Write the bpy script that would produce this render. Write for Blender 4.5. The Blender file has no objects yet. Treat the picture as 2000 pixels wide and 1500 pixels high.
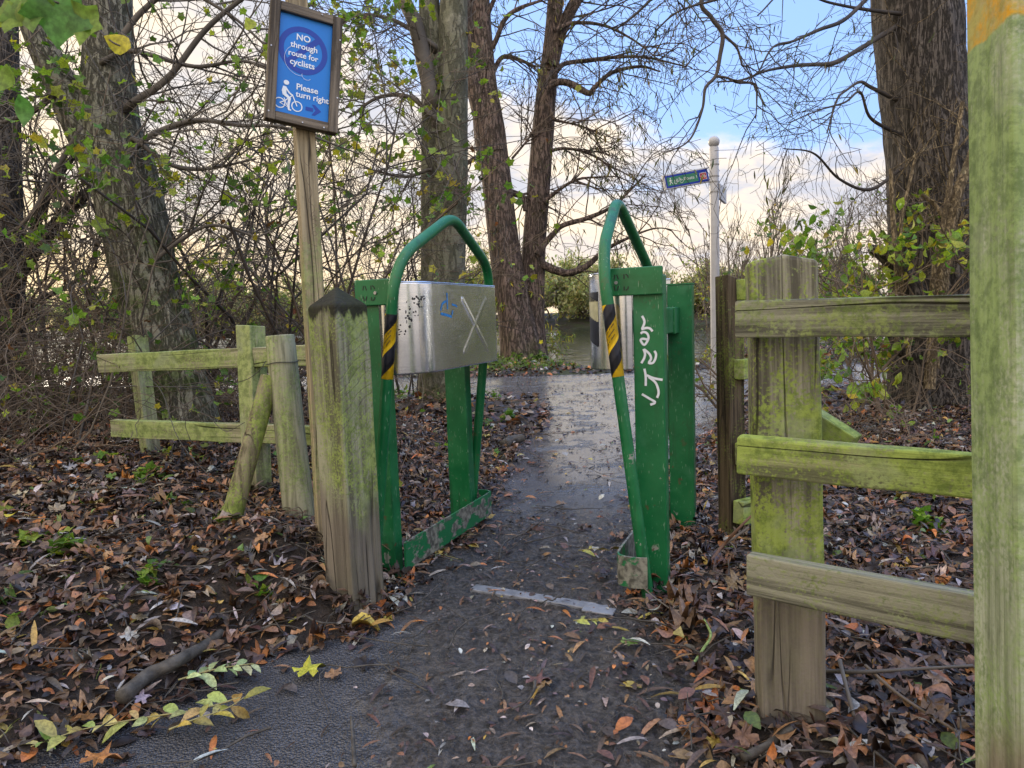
import bpy, bmesh, math, random
import numpy as np
from mathutils import Vector, Matrix, noise as mnoise

# ------------------------------------------------------------------ scene, camera
SC = bpy.context.scene
COL = SC.collection
FPX, EYE = 1390.0, 0.90
_p, _r = math.radians(5.5), 0.035
FW = np.array([0, math.cos(_p), -math.sin(_p)])
_R0 = np.array([1.0, 0, 0]); _U0 = np.array([0, math.sin(_p), math.cos(_p)])
RT = math.cos(_r) * _R0 - math.sin(_r) * _U0
UP = math.cos(_r) * _U0 + math.sin(_r) * _R0
CAM = np.array([0, 0, EYE])

def at(px, py, d):
    """photo pixel (2000x1500) at depth d -> world point"""
    return CAM + d * (FW + (px - 1000) / FPX * RT + (750 - py) / FPX * UP)

def on_ground(px, py, z=0.0):
    v = FW + (px - 1000) / FPX * RT + (750 - py) / FPX * UP
    return CAM + v * (z - EYE) / v[2]

cam = bpy.data.cameras.new('camera'); cam.sensor_width = 36; cam.lens = 36 * FPX / 2000
cam.clip_end = 2000; cam.clip_start = 0.02
cam.dof.use_dof = True; cam.dof.focus_distance = 2.7
cam.dof.aperture_fstop = cam.lens / 1000 / 0.0009
camo = bpy.data.objects.new('camera', cam); COL.objects.link(camo)
camo.matrix_world = Matrix(((RT[0], UP[0], -FW[0], 0), (RT[1], UP[1], -FW[1], 0), (RT[2], UP[2], -FW[2], EYE), (0, 0, 0, 1)))
SC.camera = camo
SC.view_settings.view_transform = 'Standard'; SC.view_settings.look = 'None'
SC.view_settings.exposure = 0.0; SC.view_settings.gamma = 1.0
SC.render.engine = 'CYCLES'
SC.cycles.use_denoising = True
SC.cycles.max_bounces = 6; SC.cycles.diffuse_bounces = 3; SC.cycles.glossy_bounces = 3
SC.cycles.transmission_bounces = 3; SC.cycles.transparent_max_bounces = 4
SC.cycles.caustics_reflective = False; SC.cycles.caustics_refractive = False

rng = np.random.default_rng(7)
random.seed(7)

# ------------------------------------------------------------------ node helpers
class NT:
    def __init__(s, tree): s.t = tree; s.n = tree.nodes; s.l = tree.links
    def add(s, typ, props=None, **inp):
        nd = s.n.new(typ)
        for k, v in (props or {}).items(): setattr(nd, k, v)
        for k, v in inp.items():
            key = int(k[1:]) if k[0] == '_' and k[1:].isdigit() else k.replace('_', ' ')
            s.put(nd.inputs[key], v)
        return nd
    def put(s, sock, v):
        if isinstance(v, bpy.types.NodeSocket): s.l.new(v, sock)
        elif isinstance(v, bpy.types.Node): s.l.new(v.outputs[0], sock)
        else: sock.default_value = v
    def math(s, op, a, b=0.0, c=0.0, clamp=False):
        nd = s.n.new('ShaderNodeMath'); nd.operation = op; nd.use_clamp = clamp
        s.put(nd.inputs[0], a); s.put(nd.inputs[1], b); s.put(nd.inputs[2], c)
        return nd.outputs[0]
    def step(s, v, lo, hi, a=0.0, b=1.0):
        nd = s.n.new('ShaderNodeMapRange'); nd.interpolation_type = 'SMOOTHSTEP'
        s.put(nd.inputs[0], v); nd.inputs[1].default_value = lo; nd.inputs[2].default_value = hi
        nd.inputs[3].default_value = a; nd.inputs[4].default_value = b
        return nd.outputs[0]
    def mix(s, f, a, b, blend='MIX'):
        nd = s.n.new('ShaderNodeMix'); nd.data_type = 'RGBA'; nd.blend_type = blend
        s.put(nd.inputs[0], f); s.put(nd.inputs[6], c4(a)); s.put(nd.inputs[7], c4(b))
        return nd.outputs[2]
    def noise(s, vec, scale, detail=4.0, rough=0.55, dist=0.0):
        nd = s.add('ShaderNodeTexNoise', None, Vector=vec, Scale=scale, Detail=detail, Roughness=rough, Distortion=dist)
        return nd.outputs[0]
    def mapping(s, vec, scale=(1, 1, 1), rot=(0, 0, 0), loc=(0, 0, 0)):
        nd = s.add('ShaderNodeMapping', None, Vector=vec)
        nd.inputs['Scale'].default_value = scale; nd.inputs['Rotation'].default_value = rot; nd.inputs['Location'].default_value = loc
        return nd.outputs[0]
    def bump(s, h, strength, dist):
        return s.add('ShaderNodeBump', None, Height=h, Strength=strength, Distance=dist).outputs[0]

def c4(c):
    return (*c, 1.0) if isinstance(c, tuple) and len(c) == 3 else c

def new_mat(name):
    m = bpy.data.materials.new(name); m.use_nodes = True
    nt = NT(m.node_tree); nt.n.clear()
    out = nt.n.new('ShaderNodeOutputMaterial'); b = nt.n.new('ShaderNodeBsdfPrincipled')
    nt.l.new(b.outputs[0], out.inputs[0])
    nt.b = b; nt.out = out
    return m, nt

def setb(nt, col=None, rough=None, metal=None, normal=None, spec=None, coat=None):
    b = nt.b
    if col is not None: nt.put(b.inputs['Base Color'], c4(col))
    if rough is not None: nt.put(b.inputs['Roughness'], rough)
    if metal is not None: nt.put(b.inputs['Metallic'], metal)
    if normal is not None: nt.put(b.inputs['Normal'], normal)
    if spec is not None: nt.put(b.inputs['Specular IOR Level'], spec)
    if coat is not None: nt.put(b.inputs['Coat Weight'], coat)

def obj_vec(nt):
    """object coordinates shifted by a per-object random amount, so equal boards get different grain"""
    tc = nt.n.new('ShaderNodeTexCoord'); oi = nt.n.new('ShaderNodeObjectInfo')
    v = nt.add('ShaderNodeVectorMath', {'operation': 'SCALE'}); nt.put(v.inputs[0], (7.3, 3.1, 11.7))
    nt.put(v.inputs['Scale'], oi.outputs['Random'])
    a = nt.add('ShaderNodeVectorMath', {'operation': 'ADD'}); nt.put(a.inputs[0], tc.outputs['Object']); nt.put(a.inputs[1], v.outputs[0])
    return tc.outputs['Object'], a.outputs[0]

def wood(name, pale, dark, green, green_lo=.45, green_hi=.6, soil_z=None, soil=(.13, .10, .075), sawn=False, top_dark=None, green_amt=.85, extra=None, crack=1.0):
    m, nt = new_mat(name)
    raw, v = obj_vec(nt)
    g = nt.noise(nt.mapping(v, (1, 1, .035)), 62, 6, .65)
    g2 = nt.noise(nt.mapping(v, (1, 1, .08)), 13, 3, .5, .6)
    gm = nt.math('ADD', nt.math('MULTIPLY', g, .65), nt.math('MULTIPLY', g2, .35))
    base = nt.mix(nt.step(gm, .40, .60), tuple(x * .72 for x in dark), tuple(x * 1.08 for x in pale))
    blot = nt.noise(nt.mapping(v, (1, 1, .4)), 19, 5, .7)
    base = nt.mix(nt.step(blot, .56, .72, 0, .55), base, tuple(x * .45 for x in dark))
    # algae: broad patches broken by a fine speckle
    a1 = nt.noise(nt.mapping(v, (1, 1, .55)), 5.5, 5, .62)
    a2 = nt.noise(v, 130, 3, .6)
    am = nt.step(nt.math('ADD', a1, nt.math('MULTIPLY', nt.math('SUBTRACT', a2, .5), .62)), green_lo, green_hi, 0, green_amt)
    g_dark = (green[0] * .45, green[1] * .5, green[2] * .45)
    gcol = nt.mix(nt.step(nt.noise(v, 34, 6, .75), .38, .60), g_dark, green)
    gcol = nt.mix(nt.step(nt.noise(v, 8, 4, .6), .52, .66, 0, .55), gcol, tuple(min(1, x * .5 + .16) for x in green))
    col = nt.mix(am, base, gcol)
    sep = nt.add('ShaderNodeSeparateXYZ', None, Vector=raw)
    if soil_z is not None:
        zz = nt.math('ADD', sep.outputs[2], nt.math('MULTIPLY', nt.math('SUBTRACT', nt.noise(nt.mapping(v, (1, 1, .3)), 9, 4), .5), .38))
        sm = nt.step(zz, soil_z - .07, soil_z + .07, 1, 0)
        scol = nt.mix(nt.step(gm, .38, .62), (soil[0] * .55, soil[1] * .55, soil[2] * .55), soil)
        col = nt.mix(nt.math('MULTIPLY', sm, .92), col, scol)
    if top_dark is not None:
        zz = nt.math('ADD', sep.outputs[2], nt.math('MULTIPLY', nt.math('SUBTRACT', nt.noise(nt.mapping(v, (1, 1, .35)), 30, 4), .5), .13))
        tm = nt.step(zz, top_dark - .012, top_dark + .012, 0, 1)
        col = nt.mix(nt.math('MULTIPLY', tm, .93), col, (.018, .017, .015))
    # drying cracks along the grain
    cr = nt.math('ABSOLUTE', nt.math('SUBTRACT', nt.noise(nt.mapping(v, (1, 1, .05)), 16, 2, .4, .3), .5))
    cm = nt.step(cr, .0, .014, 1, 0)
    cm2 = nt.math('MULTIPLY', nt.math('MULTIPLY', cm, crack), nt.step(nt.noise(nt.mapping(v, (1, 1, .3)), 6, 2), .45, .56))
    col = nt.mix(nt.math('MULTIPLY', cm2, .85), col, (.03, .025, .02))
    kn = nt.add('ShaderNodeTexVoronoi', {'feature': 'F1'}, Vector=nt.mapping(v, (1, 1, .5)), Scale=7.0).outputs['Distance']
    km = nt.math('MULTIPLY', nt.step(kn, .07, .13, 1, 0), nt.step(nt.noise(nt.mapping(v, (1, 1, .5)), 3, 1), .48, .52))
    col = nt.mix(nt.math('MULTIPLY', km, .75), col, nt.mix(nt.step(kn, .0, .1), (.04, .03, .02), (.13, .10, .06)))
    h = nt.math('SUBTRACT', nt.math('ADD', nt.math('MULTIPLY', g, .5), nt.math('MULTIPLY', a2, .25)), nt.math('MULTIPLY', cm2, 1.2))
    if sawn:
        w = nt.add('ShaderNodeTexWave', {'wave_type': 'RINGS', 'rings_direction': 'X'}, Vector=nt.mapping(raw, (0, 1, 1), (0, 0, 0), (0, -.40, -.30)), Scale=11.0, Distortion=4.5, Detail=3.0, Detail_Scale=1.1).outputs[1]
        wm = nt.math('MULTIPLY', nt.step(w, .0, .13, 1, 0), nt.math('MULTIPLY', nt.step(sep.outputs[0], .054, .058), nt.step(nt.noise(v, 5, 3), .42, .64, .0, .20)))
        col = nt.mix(wm, col, (.07, .065, .045))
        h = nt.math('SUBTRACT', h, nt.math('MULTIPLY', wm, .7))
    if extra: col = extra(nt, raw, v, col)
    setb(nt, col, nt.step(a1, .3, .7, .62, .85), 0, nt.bump(h, .8, .006), .15)
    return m

M = {}
M['post_wood'] = wood('weathered post timber', (.29, .29, .20), (.15, .145, .10), (.29, .365, .10), .42, .58, .50, (.20, .175, .145), sawn=True, top_dark=1.065)
M['fence_wood'] = wood('algae fence timber', (.36, .34, .22), (.20, .19, .12), (.35, .42, .15), .36, .56, .12)
M['right_post'] = wood('algae broad post timber', (.32, .305, .23), (.14, .13, .10), (.31, .40, .075), .43, .56, .46, (.235, .205, .172))
M['rail_green'] = wood('bright algae rail timber', (.30, .32, .16), (.17, .18, .10), (.31, .405, .085), .37, .53)
M['rail_grey'] = wood('grey rail timber', (.28, .28, .215), (.11, .108, .082), (.27, .33, .11), .46, .64)
M['dark_wood'] = wood('dark damp post timber', (.11, .085, .055), (.035, .028, .02), (.16, .20, .04), .50, .66)
M['rail_pale'] = wood('algae pale rail timber', (.36, .34, .22), (.20, .19, .12), (.33, .41, .13), .36, .56)
M['sign_wood'] = wood('pale sign post timber', (.40, .33, .21), (.27, .22, .14), (.32, .37, .14), .50, .72, None, green_amt=.7)
M['frame_wood'] = wood('brown frame timber', (.21, .175, .135), (.09, .075, .06), (.12, .14, .05), .62, .8)
M['round_wood'] = wood('pale algae round timber', (.37, .36, .25), (.25, .25, .16), (.33, .42, .14), .40, .60, .02)
M['strut_wood'] = wood('mossy round strut', (.24, .21, .13), (.13, .11, .07), (.30, .38, .08), .38, .56)

def _orange(nt, raw, v, col):
    s = nt.add('ShaderNodeSeparateXYZ', None, Vector=raw)
    e = nt.math('ADD', s.outputs[2], nt.math('ADD', nt.math('MULTIPLY', s.outputs[0], .12), nt.math('MULTIPLY', nt.noise(v, 14, 3), .03)))
    tm = nt.step(e, 1.332, 1.338)
    worn = nt.step(nt.noise(v, 24, 6, .7), .40, .62, .35, 1)
    return nt.mix(nt.math('MULTIPLY', tm, worn), col, (.62, .33, .025))
M['marker_wood'] = wood('pale algae marker post', (.42, .46, .34), (.27, .32, .19), (.27, .38, .13), .36, .62, .34, (.26, .22, .16), green_amt=.8, extra=_orange, crack=.15)

def simple(name, col, rough=.6, metal=0.0, var=.25, scale=40, bump=.0, spec=.5):
    m, nt = new_mat(name)
    raw, v = obj_vec(nt)
    n = nt.noise(v, scale, 5, .6)
    c = nt.mix(nt.step(n, .3, .7), tuple(x * (1 - var) for x in col), tuple(min(1, x * (1 + var)) for x in col))
    setb(nt, c, rough, metal, nt.bump(n, bump, .01) if bump else None, spec)
    return m

def green_paint(name, wear_z, dirt=.0):
    m, nt = new_mat(name)
    raw, v = obj_vec(nt)
    n = nt.noise(v, 9, 5, .6); f = nt.noise(v, 90, 4, .65)
    col = nt.mix(nt.step(n, .3, .7), (.004, .115, .036), (.009, .165, .052))
    sep = nt.add('ShaderNodeSeparateXYZ', None, Vector=raw)
    z = nt.math('ADD', sep.outputs[2], nt.math('MULTIPLY', nt.math('SUBTRACT', nt.noise(v, 14, 4), .5), .35))
    chip = nt.math('MULTIPLY', nt.step(nt.noise(v, 17, 4, .55), .60, .615), nt.step(z, wear_z, wear_z + .04, 1, 0.0))
    chip2 = nt.math('MULTIPLY', nt.step(nt.noise(v, 46, 3, .5), .74, .76), .6)
    c = nt.math('MAXIMUM', chip, chip2)
    col = nt.mix(nt.math('MULTIPLY', c, .9), col, (.30, .30, .27))
    scr = nt.math('MULTIPLY', nt.step(nt.noise(nt.mapping(v, (9, 9, 1.1), (.5, .3, 0)), 30, 2, .4), .69, .71), .45)
    col = nt.mix(scr, col, (.35, .5, .38))
    grime = nt.math('MULTIPLY', nt.step(n, .5, .75), nt.step(f, .4, .7, .0, .55))
    col = nt.mix(grime, col, (.035, .055, .025))
    drip = nt.math('MULTIPLY', nt.step(nt.noise(nt.mapping(v, (1, 1, .05)), 34, 4, .6), .50, .66), nt.step(nt.noise(nt.mapping(v, (1, 1, .6)), 7, 3), .44, .6, 0, .6))
    col = nt.mix(drip, col, (.012, .05, .022))
    fade = nt.math('MULTIPLY', nt.step(nt.noise(v, 5.5, 5, .7), .54, .68), .45)
    col = nt.mix(fade, col, (.05, .20, .10))
    rust = nt.math('MULTIPLY', nt.step(nt.noise(v, 24, 4, .6), .64, .68), nt.step(z, .05, .5, .9, .25))
    col = nt.mix(rust, col, (.10, .055, .03))
    setb(nt, col, nt.step(n, .3, .7, .28, .5), 0, nt.bump(nt.math('SUBTRACT', nt.math('MULTIPLY', f, .12), nt.math('MULTIPLY', c, .5)), .25, .004), .5)
    return m
M['green'] = green_paint('green gloss paint', .12)
M['green_worn'] = green_paint('worn green gloss paint', .42)
def kick_mat(name, lo):
    m, nt = new_mat(name)
    raw, v = obj_vec(nt)
    n = nt.step(nt.noise(nt.mapping(v, (1, 1, 2)), 11, 5, .6), lo, lo + .05)
    sep = nt.add('ShaderNodeSeparateXYZ', None, Vector=raw)
    col = nt.mix(n, (.008, .15, .05), nt.mix(nt.step(nt.noise(v, 50, 4), .35, .65), (.07, .07, .06), (.26, .26, .22)))
    setb(nt, col, .5, 0, nt.bump(n, .2, .003))
    return m
M['kick'] = kick_mat('scuffed kick rail paint', .40); M['kick_green'] = kick_mat('green kick rail paint', .50)

def steel_mat():
    m, nt = new_mat('brushed stainless steel')
    raw, v = obj_vec(nt)
    b = nt.noise(nt.mapping(v, (2, 2, 75)), 6, 5, .7)
    s = nt.noise(v, 7, 5, .6); sp = nt.noise(v, 85, 3, .6)
    col = nt.mix(nt.step(s, .3, .75), (.84, .88, .95), (.60, .64, .71))
    dirt = nt.math('MULTIPLY', nt.step(sp, .66, .72), nt.step(s, .52, .68))
    col = nt.mix(dirt, col, (.06, .05, .04))
    setb(nt, col, nt.math('ADD', nt.step(b, .3, .7, .16, .26), nt.math('MULTIPLY', dirt, .4)), nt.math('SUBTRACT', 1.0, nt.math('MULTIPLY', dirt, .9)), nt.bump(b, .03, .001))
    return m
M['steel'] = steel_mat()
M['white_paint'] = simple('off white pole paint', (.50, .50, .52), .4, 0, .06, 12)
M['grey_metal'] = simple('grey sign bracket', (.42, .42, .43), .4, .3, .1, 20)
M['sign_blue'] = simple('bright blue sign face', (.002, .19, .64), .55, 0, .05, 6)
M['sign_dark_blue'] = simple('dark blue sign print', (.003, .045, .36), .55, 0, .05, 6)
M['sign_white'] = simple('pale sign print', (.80, .85, .90), .4, 0, .05, 6)
M['arm_blue'] = simple('blue route sign', (.006, .035, .36), .35, 0, .05, 6)
M['arm_green'] = simple('green route sign', (.035, .20, .11), .35, 0, .05, 6)
M['arm_red'] = simple('red route badge', (.52, .02, .05), .35, 0, .05, 6)
M['arm_white'] = simple('white route lettering', (.78, .80, .78), .4, 0, .05, 6)
M['graffiti'] = simple('white marker ink', (.72, .76, .82), .5, 0, .06, 60)
M['blue_ink'] = simple('blue marker ink', (.02, .22, .55), .5, 0, .3, 90)
M['black_ink'] = simple('black ink', (.012, .012, .014), .6, 0, .2, 60)
M['pencil'] = simple('brown pen line', (.10, .06, .04), .7, 0, .2, 60)
M['tape_yellow'] = simple('yellow hazard tape', (.72, .47, .006), .4, 0, .16, 30)
M['tape_black'] = simple('black hazard tape', (.010, .012, .022), .38, 0, .5, 40)
M['tape_pale'] = simple('faded yellow tape', (.48, .47, .30), .5, 0, .2, 30)
M['screw'] = simple('galvanised fixing', (.42, .42, .44), .4, .8, .2, 60)
M['nail'] = simple('dull nail head', (.14, .14, .15), .5, .6, .25, 120)
M['wire'] = simple('rusty wire', (.075, .07, .06), .6, .4, .3, 60)
M['plank'] = simple('grey threshold strip', (.20, .21, .235), .35, .0, .25, 25, .3)
M['droppings'] = simple('white bird dropping', (.75, .75, .75), .7)

def bark(name, light, dark, green, gz, zs=.16, sc=26, tilt=0.0, green_amt=.8, moss=.55):
    m, nt = new_mat(name)
    raw, v = obj_vec(nt)
    a = nt.noise(nt.mapping(v, (1, 1, zs), (tilt, 0, 0)), sc, 6, .66, .35)
    r = nt.math('ABSOLUTE', nt.math('SUBTRACT', a, .5))
    ridge = nt.step(r, .0, .065)
    f = nt.noise(v, 70, 5, .65); big = nt.noise(v, 2.6, 4, .6)
    col = nt.mix(ridge, dark, nt.mix(nt.step(f, .3, .7), tuple(x * .68 for x in light), light))
    col = nt.mix(nt.step(big, .42, .7, 0, .45), col, tuple(x * .6 for x in light))
    lich = nt.math('MULTIPLY', nt.step(nt.noise(v, 8.5, 5, .7), .58, .66), .5)
    col = nt.mix(lich, col, tuple(min(.5, x * 1.5 + .03) for x in light))
    sep = nt.add('ShaderNodeSeparateXYZ', None, Vector=raw)
    z = nt.math('ADD', sep.outputs[2], nt.math('MULTIPLY', nt.math('SUBTRACT', nt.noise(v, 3, 4), .5), 1.6))
    gm = nt.math('MULTIPLY', nt.step(z, gz - .5, gz + .5, 1, .22), nt.step(nt.noise(v, 6, 5, .65), moss - .12, moss + .08, 0, green_amt))
    col = nt.mix(gm, col, nt.mix(nt.step(f, .35, .65), tuple(x * .5 for x in green), green))
    setb(nt, col, .85, 0, nt.bump(nt.math('ADD', nt.math('MULTIPLY', ridge, .8), nt.math('MULTIPLY', f, .25)), .9, .03), .25)
    return m
M['bark_grey'] = bark('grey maple bark', (.30, .285, .215), (.095, .09, .065), (.11, .15, .035), 1.5)
M['bark_smooth'] = bark('olive smooth bark', (.25, .24, .175), (.175, .17, .12), (.13, .16, .05), 1.2, .3, 11, moss=.5)
M['bark_willow'] = bark('furrowed willow bark', (.20, .145, .12), (.05, .037, .031), (.07, .09, .02), .3, .14, 17, .25)
M['bark_dark'] = bark('dark cracked bark', (.145, .125, .11), (.035, .029, .025), (.06, .075, .02), .2, .13, 30, green_amt=.4)
M['bark_stem'] = bark('light brown stem bark', (.36, .28, .17), (.16, .12, .08), (.12, .13, .04), .2, .3, 40, green_amt=.4)
M['twig_dark'] = simple('dark hedge twig', (.050, .040, .032), .75, 0, .45, 3)
M['twig_grey'] = simple('greyish twig', (.115, .098, .080), .75, 0, .4, 3)
M['twig_brown'] = simple('brown twig', (.145, .108, .075), .75, 0, .4, 3)
M['twig_far'] = simple('far pale twig', (.155, .13, .10), .8, 0, .3, .5)
M['log_bark'] = simple('dead branch bark', (.07, .062, .052), .8, 0, .5, 30, .6)
M['moss_twig'] = simple('lichen covered twig', (.20, .27, .08), .85, 0, .4, 60, .5)

def leaf_mat(name, rough, trans, spec=.5):
    m, nt = new_mat(name)
    at_ = nt.add('ShaderNodeAttribute', {'attribute_name': 'col'})
    tc = nt.n.new('ShaderNodeTexCoord')
    n = nt.noise(tc.outputs['Object'], 140, 3, .6)
    c = nt.mix(1.0, at_.outputs[0], nt.mix(nt.step(n, .3, .7), (.62, .6, .58), (1.25, 1.25, 1.22)), 'MULTIPLY')
    setb(nt, c, rough, 0, None, spec)
    if trans:
        t = nt.add('ShaderNodeBsdfTranslucent', None, Color=nt.mix(1.0, c, (1.5, 1.6, 1.0), 'MULTIPLY'))
        mx = nt.add('ShaderNodeMixShader', None, Fac=trans)
        nt.l.new(nt.b.outputs[0], mx.inputs[1]); nt.l.new(t.outputs[0], mx.inputs[2]); nt.l.new(mx.outputs[0], nt.out.inputs[0])
    return m
M['litter'] = leaf_mat('wet fallen leaves', .42, 0, .42)
M['leaf'] = leaf_mat('living leaves', .5, .42)
M['twiglit'] = leaf_mat('loose dead twigs', .6, 0)

# ------------------------------------------------------------------ mesh helpers
class MB:
    def __init__(s): s.v = []; s.f = []
    def add(s, vs, fs):
        o = len(s.v); s.v.extend([tuple(map(float, q)) for q in vs]); s.f.extend([tuple(i + o for i in f) for f in fs])
    def tube(s, pts, rad, n=8, cap=True, twist=0.0, rfun=None):
        P = np.asarray(pts, float); k = len(P)
        rad = np.full(k, float(rad)) if np.isscalar(rad) else np.asarray(rad, float)
        T = np.gradient(P, axis=0); T /= np.linalg.norm(T, axis=1)[:, None] + 1e-12
        ref = np.array([0, 0, 1.0]) if abs(T[0][2]) < .9 else np.array([1.0, 0, 0])
        a = np.cross(ref, T[0]); a /= np.linalg.norm(a)
        an = np.arange(n) * 2 * math.pi / n
        vs = []
        for i in range(k):
            a = a - T[i] * (a @ T[i]); a /= np.linalg.norm(a) + 1e-12
            b = np.cross(T[i], a)
            rr = np.full(n, rad[i])
            if rfun is not None: rr = np.array([rfun(rad[i], an[j], i, k) for j in range(n)])
            vs.append(P[i] + (np.cos(an + twist)[:, None] * a + np.sin(an + twist)[:, None] * b) * rr[:, None])
        fs = [(i * n + j, i * n + (j + 1) % n, (i + 1) * n + (j + 1) % n, (i + 1) * n + j) for i in range(k - 1) for j in range(n)]
        if cap: fs.append(tuple(range(n - 1, -1, -1))); fs.append(tuple((k - 1) * n + j for j in range(n)))
        s.add(np.concatenate(vs), fs)
    def box(s, c, x, y, z):
        """box centred at c with half-extent vectors x, y, z"""
        c, x, y, z = (np.asarray(q, float) for q in (c, x, y, z))
        vs = [c + sx * x + sy * y + sz * z for sz in (-1, 1) for sy in (-1, 1) for sx in (-1, 1)]
        s.add(vs, [(0, 2, 3, 1), (4, 5, 7, 6), (0, 1, 5, 4), (2, 6, 7, 3), (0, 4, 6, 2), (1, 3, 7, 5)])
    def build(s, name, mat, parent=None, loc=None, smooth=False, bevel=0.0):
        me = bpy.data.meshes.new(name)
        o0 = np.array(loc if loc is not None else (0, 0, 0), float)
        if parent is not None and loc is None: o0 = np.array(parent.matrix_world.translation if parent.parent is None else world_loc(parent))
        V = np.asarray(s.v, float) - o0
        me.from_pydata(V.tolist(), [], s.f); me.validate(); me.update()
        return link(name, me, mat, parent, o0, smooth, bevel)

def world_loc(o):
    l = np.zeros(3)
    while o is not None: l = l + np.array(o.location); o = o.parent
    return l

def link(name, me, mat, parent, wloc, smooth=False, bevel=0.0):
    o = bpy.data.objects.new(name, me); COL.objects.link(o)
    if mat is not None: me.materials.append(mat)
    if parent is not None:
        o.parent = parent; o.location = Vector(np.array(wloc) - world_loc(parent))
    else: o.location = Vector(wloc)
    if smooth: me.polygons.foreach_set('use_smooth', [True] * len(me.polygons))
    if bevel:
        b = o.modifiers.new('edge', 'BEVEL'); b.width = bevel; b.segments = 2; b.limit_method = 'ANGLE'
    return o

def tag(o, label=None, cat=None, group=None, kind=None):
    if label: o['label'] = label
    if cat: o['category'] = cat
    if group: o['group'] = group
    if kind: o['kind'] = kind
    return o

def thing(name, loc, label, cat, group=None):
    o = bpy.data.objects.new(name, None); COL.objects.link(o); o.location = Vector(loc); o.empty_display_size = .1
    return tag(o, label, cat, group)

def basis(z, x):
    z = np.asarray(z, float); z = z / np.linalg.norm(z)
    x = np.asarray(x, float); x = x - z * (x @ z); x /= np.linalg.norm(x)
    return x, np.cross(z, x), z

def beam(name, p0, p1, w, d, wdir, mat, parent=None, bevel=.005, jit=.002, seg=14, top=None, loc_parent=True):
    """sawn timber from p0 to p1: w along wdir, d across; local z runs along the grain from 0 at p0"""
    p0 = np.asarray(p0, float); p1 = np.asarray(p1, float); L = np.linalg.norm(p1 - p0)
    X, Y, Z = basis(p1 - p0, wdir)
    bm = bmesh.new(); rings = []
    sd = random.random() * 50
    for i in range(seg + 1):
        z = L * i / seg; ring = []
        for sx, sy in ((-1, -1), (0, -1), (1, -1), (1, 0), (1, 1), (0, 1), (-1, 1), (-1, 0)):
            q = Vector((sx * w / 2, sy * d / 2, z))
            nv = mnoise.noise_vector(Vector((sx * 1.7 + sd, sy * 1.3, z * 5)))
            q.x += nv.x * jit * 1.6; q.y += nv.y * jit * 1.6
            if top and i == seg: q.z += top(q.x, q.y)
            ring.append(bm.verts.new(q))
        rings.append(ring)
    for i in range(seg):
        for j in range(8):
            bm.faces.new((rings[i][j], rings[i][(j + 1) % 8], rings[i + 1][(j + 1) % 8], rings[i + 1][j]))
    c = bm.verts.new((0, 0, 0)); t = bm.verts.new((0, 0, L + (top(0, 0) if top else 0)))
    for j in range(8):
        bm.faces.new((c, rings[0][(j + 1) % 8], rings[0][j])); bm.faces.new((t, rings[-1][j], rings[-1][(j + 1) % 8]))
    me = bpy.data.meshes.new(name); bm.to_mesh(me); bm.free()
    o = link(name, me, mat, parent, p0, False, bevel)
    o.rotation_euler = Matrix(((X[0], Y[0], Z[0]), (X[1], Y[1], Z[1]), (X[2], Y[2], Z[2]))).to_euler()
    return o, (X, Y, Z, L)

def np_mesh(name, groups, mat, parent=None, loc=(0, 0, 0)):
    """groups: list of (V[N,k,3], faces list, C[N,3]) built as one mesh with a 'col' attribute"""
    vs, cs, loops, tot = [], [], [], []
    off = 0
    for V, F, Cc in groups:
        N, k = V.shape[:2]
        if N == 0: continue
        vs.append(V.reshape(-1, 3)); cs.append(np.repeat(Cc, k, axis=0))
        base = (np.arange(N) * k + off)[:, None]
        fl = np.concatenate([np.array(f) for f in F])
        loops.append((base + fl[None, :]).reshape(-1))
        tot.append(np.tile(np.array([len(f) for f in F]), N))
        off += N * k
    me = bpy.data.meshes.new(name)
    vs = np.concatenate(vs) - np.array(loc); cs = np.concatenate(cs); loops = np.concatenate(loops); tot = np.concatenate(tot)
    me.vertices.add(len(vs)); me.vertices.foreach_set('co', vs.astype(np.float32).ravel())
    me.loops.add(len(loops)); me.loops.foreach_set('vertex_index', loops.astype(np.int32))
    me.polygons.add(len(tot)); me.polygons.foreach_set('loop_start', (np.cumsum(tot) - tot).astype(np.int32))
    try: me.polygons.foreach_set('loop_total', tot.astype(np.int32))
    except Exception: pass
    a = me.attributes.new('col', 'FLOAT_COLOR', 'POINT')
    a.data.foreach_set('color', np.concatenate([cs, np.ones((len(cs), 1))], axis=1).astype(np.float32).ravel())
    me.update(); me.validate()
    return link(name, me, mat, parent, loc)

# leaf outlines (x along the leaf 0..1, y across), folded along the midrib
def tmpl_blade(ws, fold=.25, curl=.25):
    n = len(ws); V = []; F = []
    for i, w in enumerate(ws):
        x = i / (n - 1); z = -curl * (x - .4) ** 2
        V += [(x, 0, z), (x, w, z + fold * w), (x, -w, z + fold * w)]
    for i in range(n - 1):
        a = i * 3; b = a + 3
        F += [(a, b, b + 1, a + 1), (a, a + 2, b + 2, b)]
    return np.array(V, float), F
def tmpl_lobed(lobes=5, n=20, deep=.45, curl=.25, seed=0):
    rr = np.random.default_rng(seed)
    V = [(.35, 0, 0)]
    for i in range(n):
        t = 2 * math.pi * i / n
        r = .62 * (1 - deep * (.5 - .5 * math.cos(lobes * t))) * (1 - .18 * (1 - math.cos(t)) / 2)
        r *= 1 + rr.normal() * .05
        x = .35 + r * math.cos(t); y = r * math.sin(t)
        V.append((x, y, curl * (rr.normal() * .22 + .7 * (r * math.sin(t * 1.5 + seed)) ** 2)))
    F = [(0, 1 + i, 1 + (i + 1) % n) for i in range(n)]
    return np.array(V, float), F
T_WILLOW = tmpl_blade([.01, .06, .085, .07, .01], .3, .35)
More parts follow.
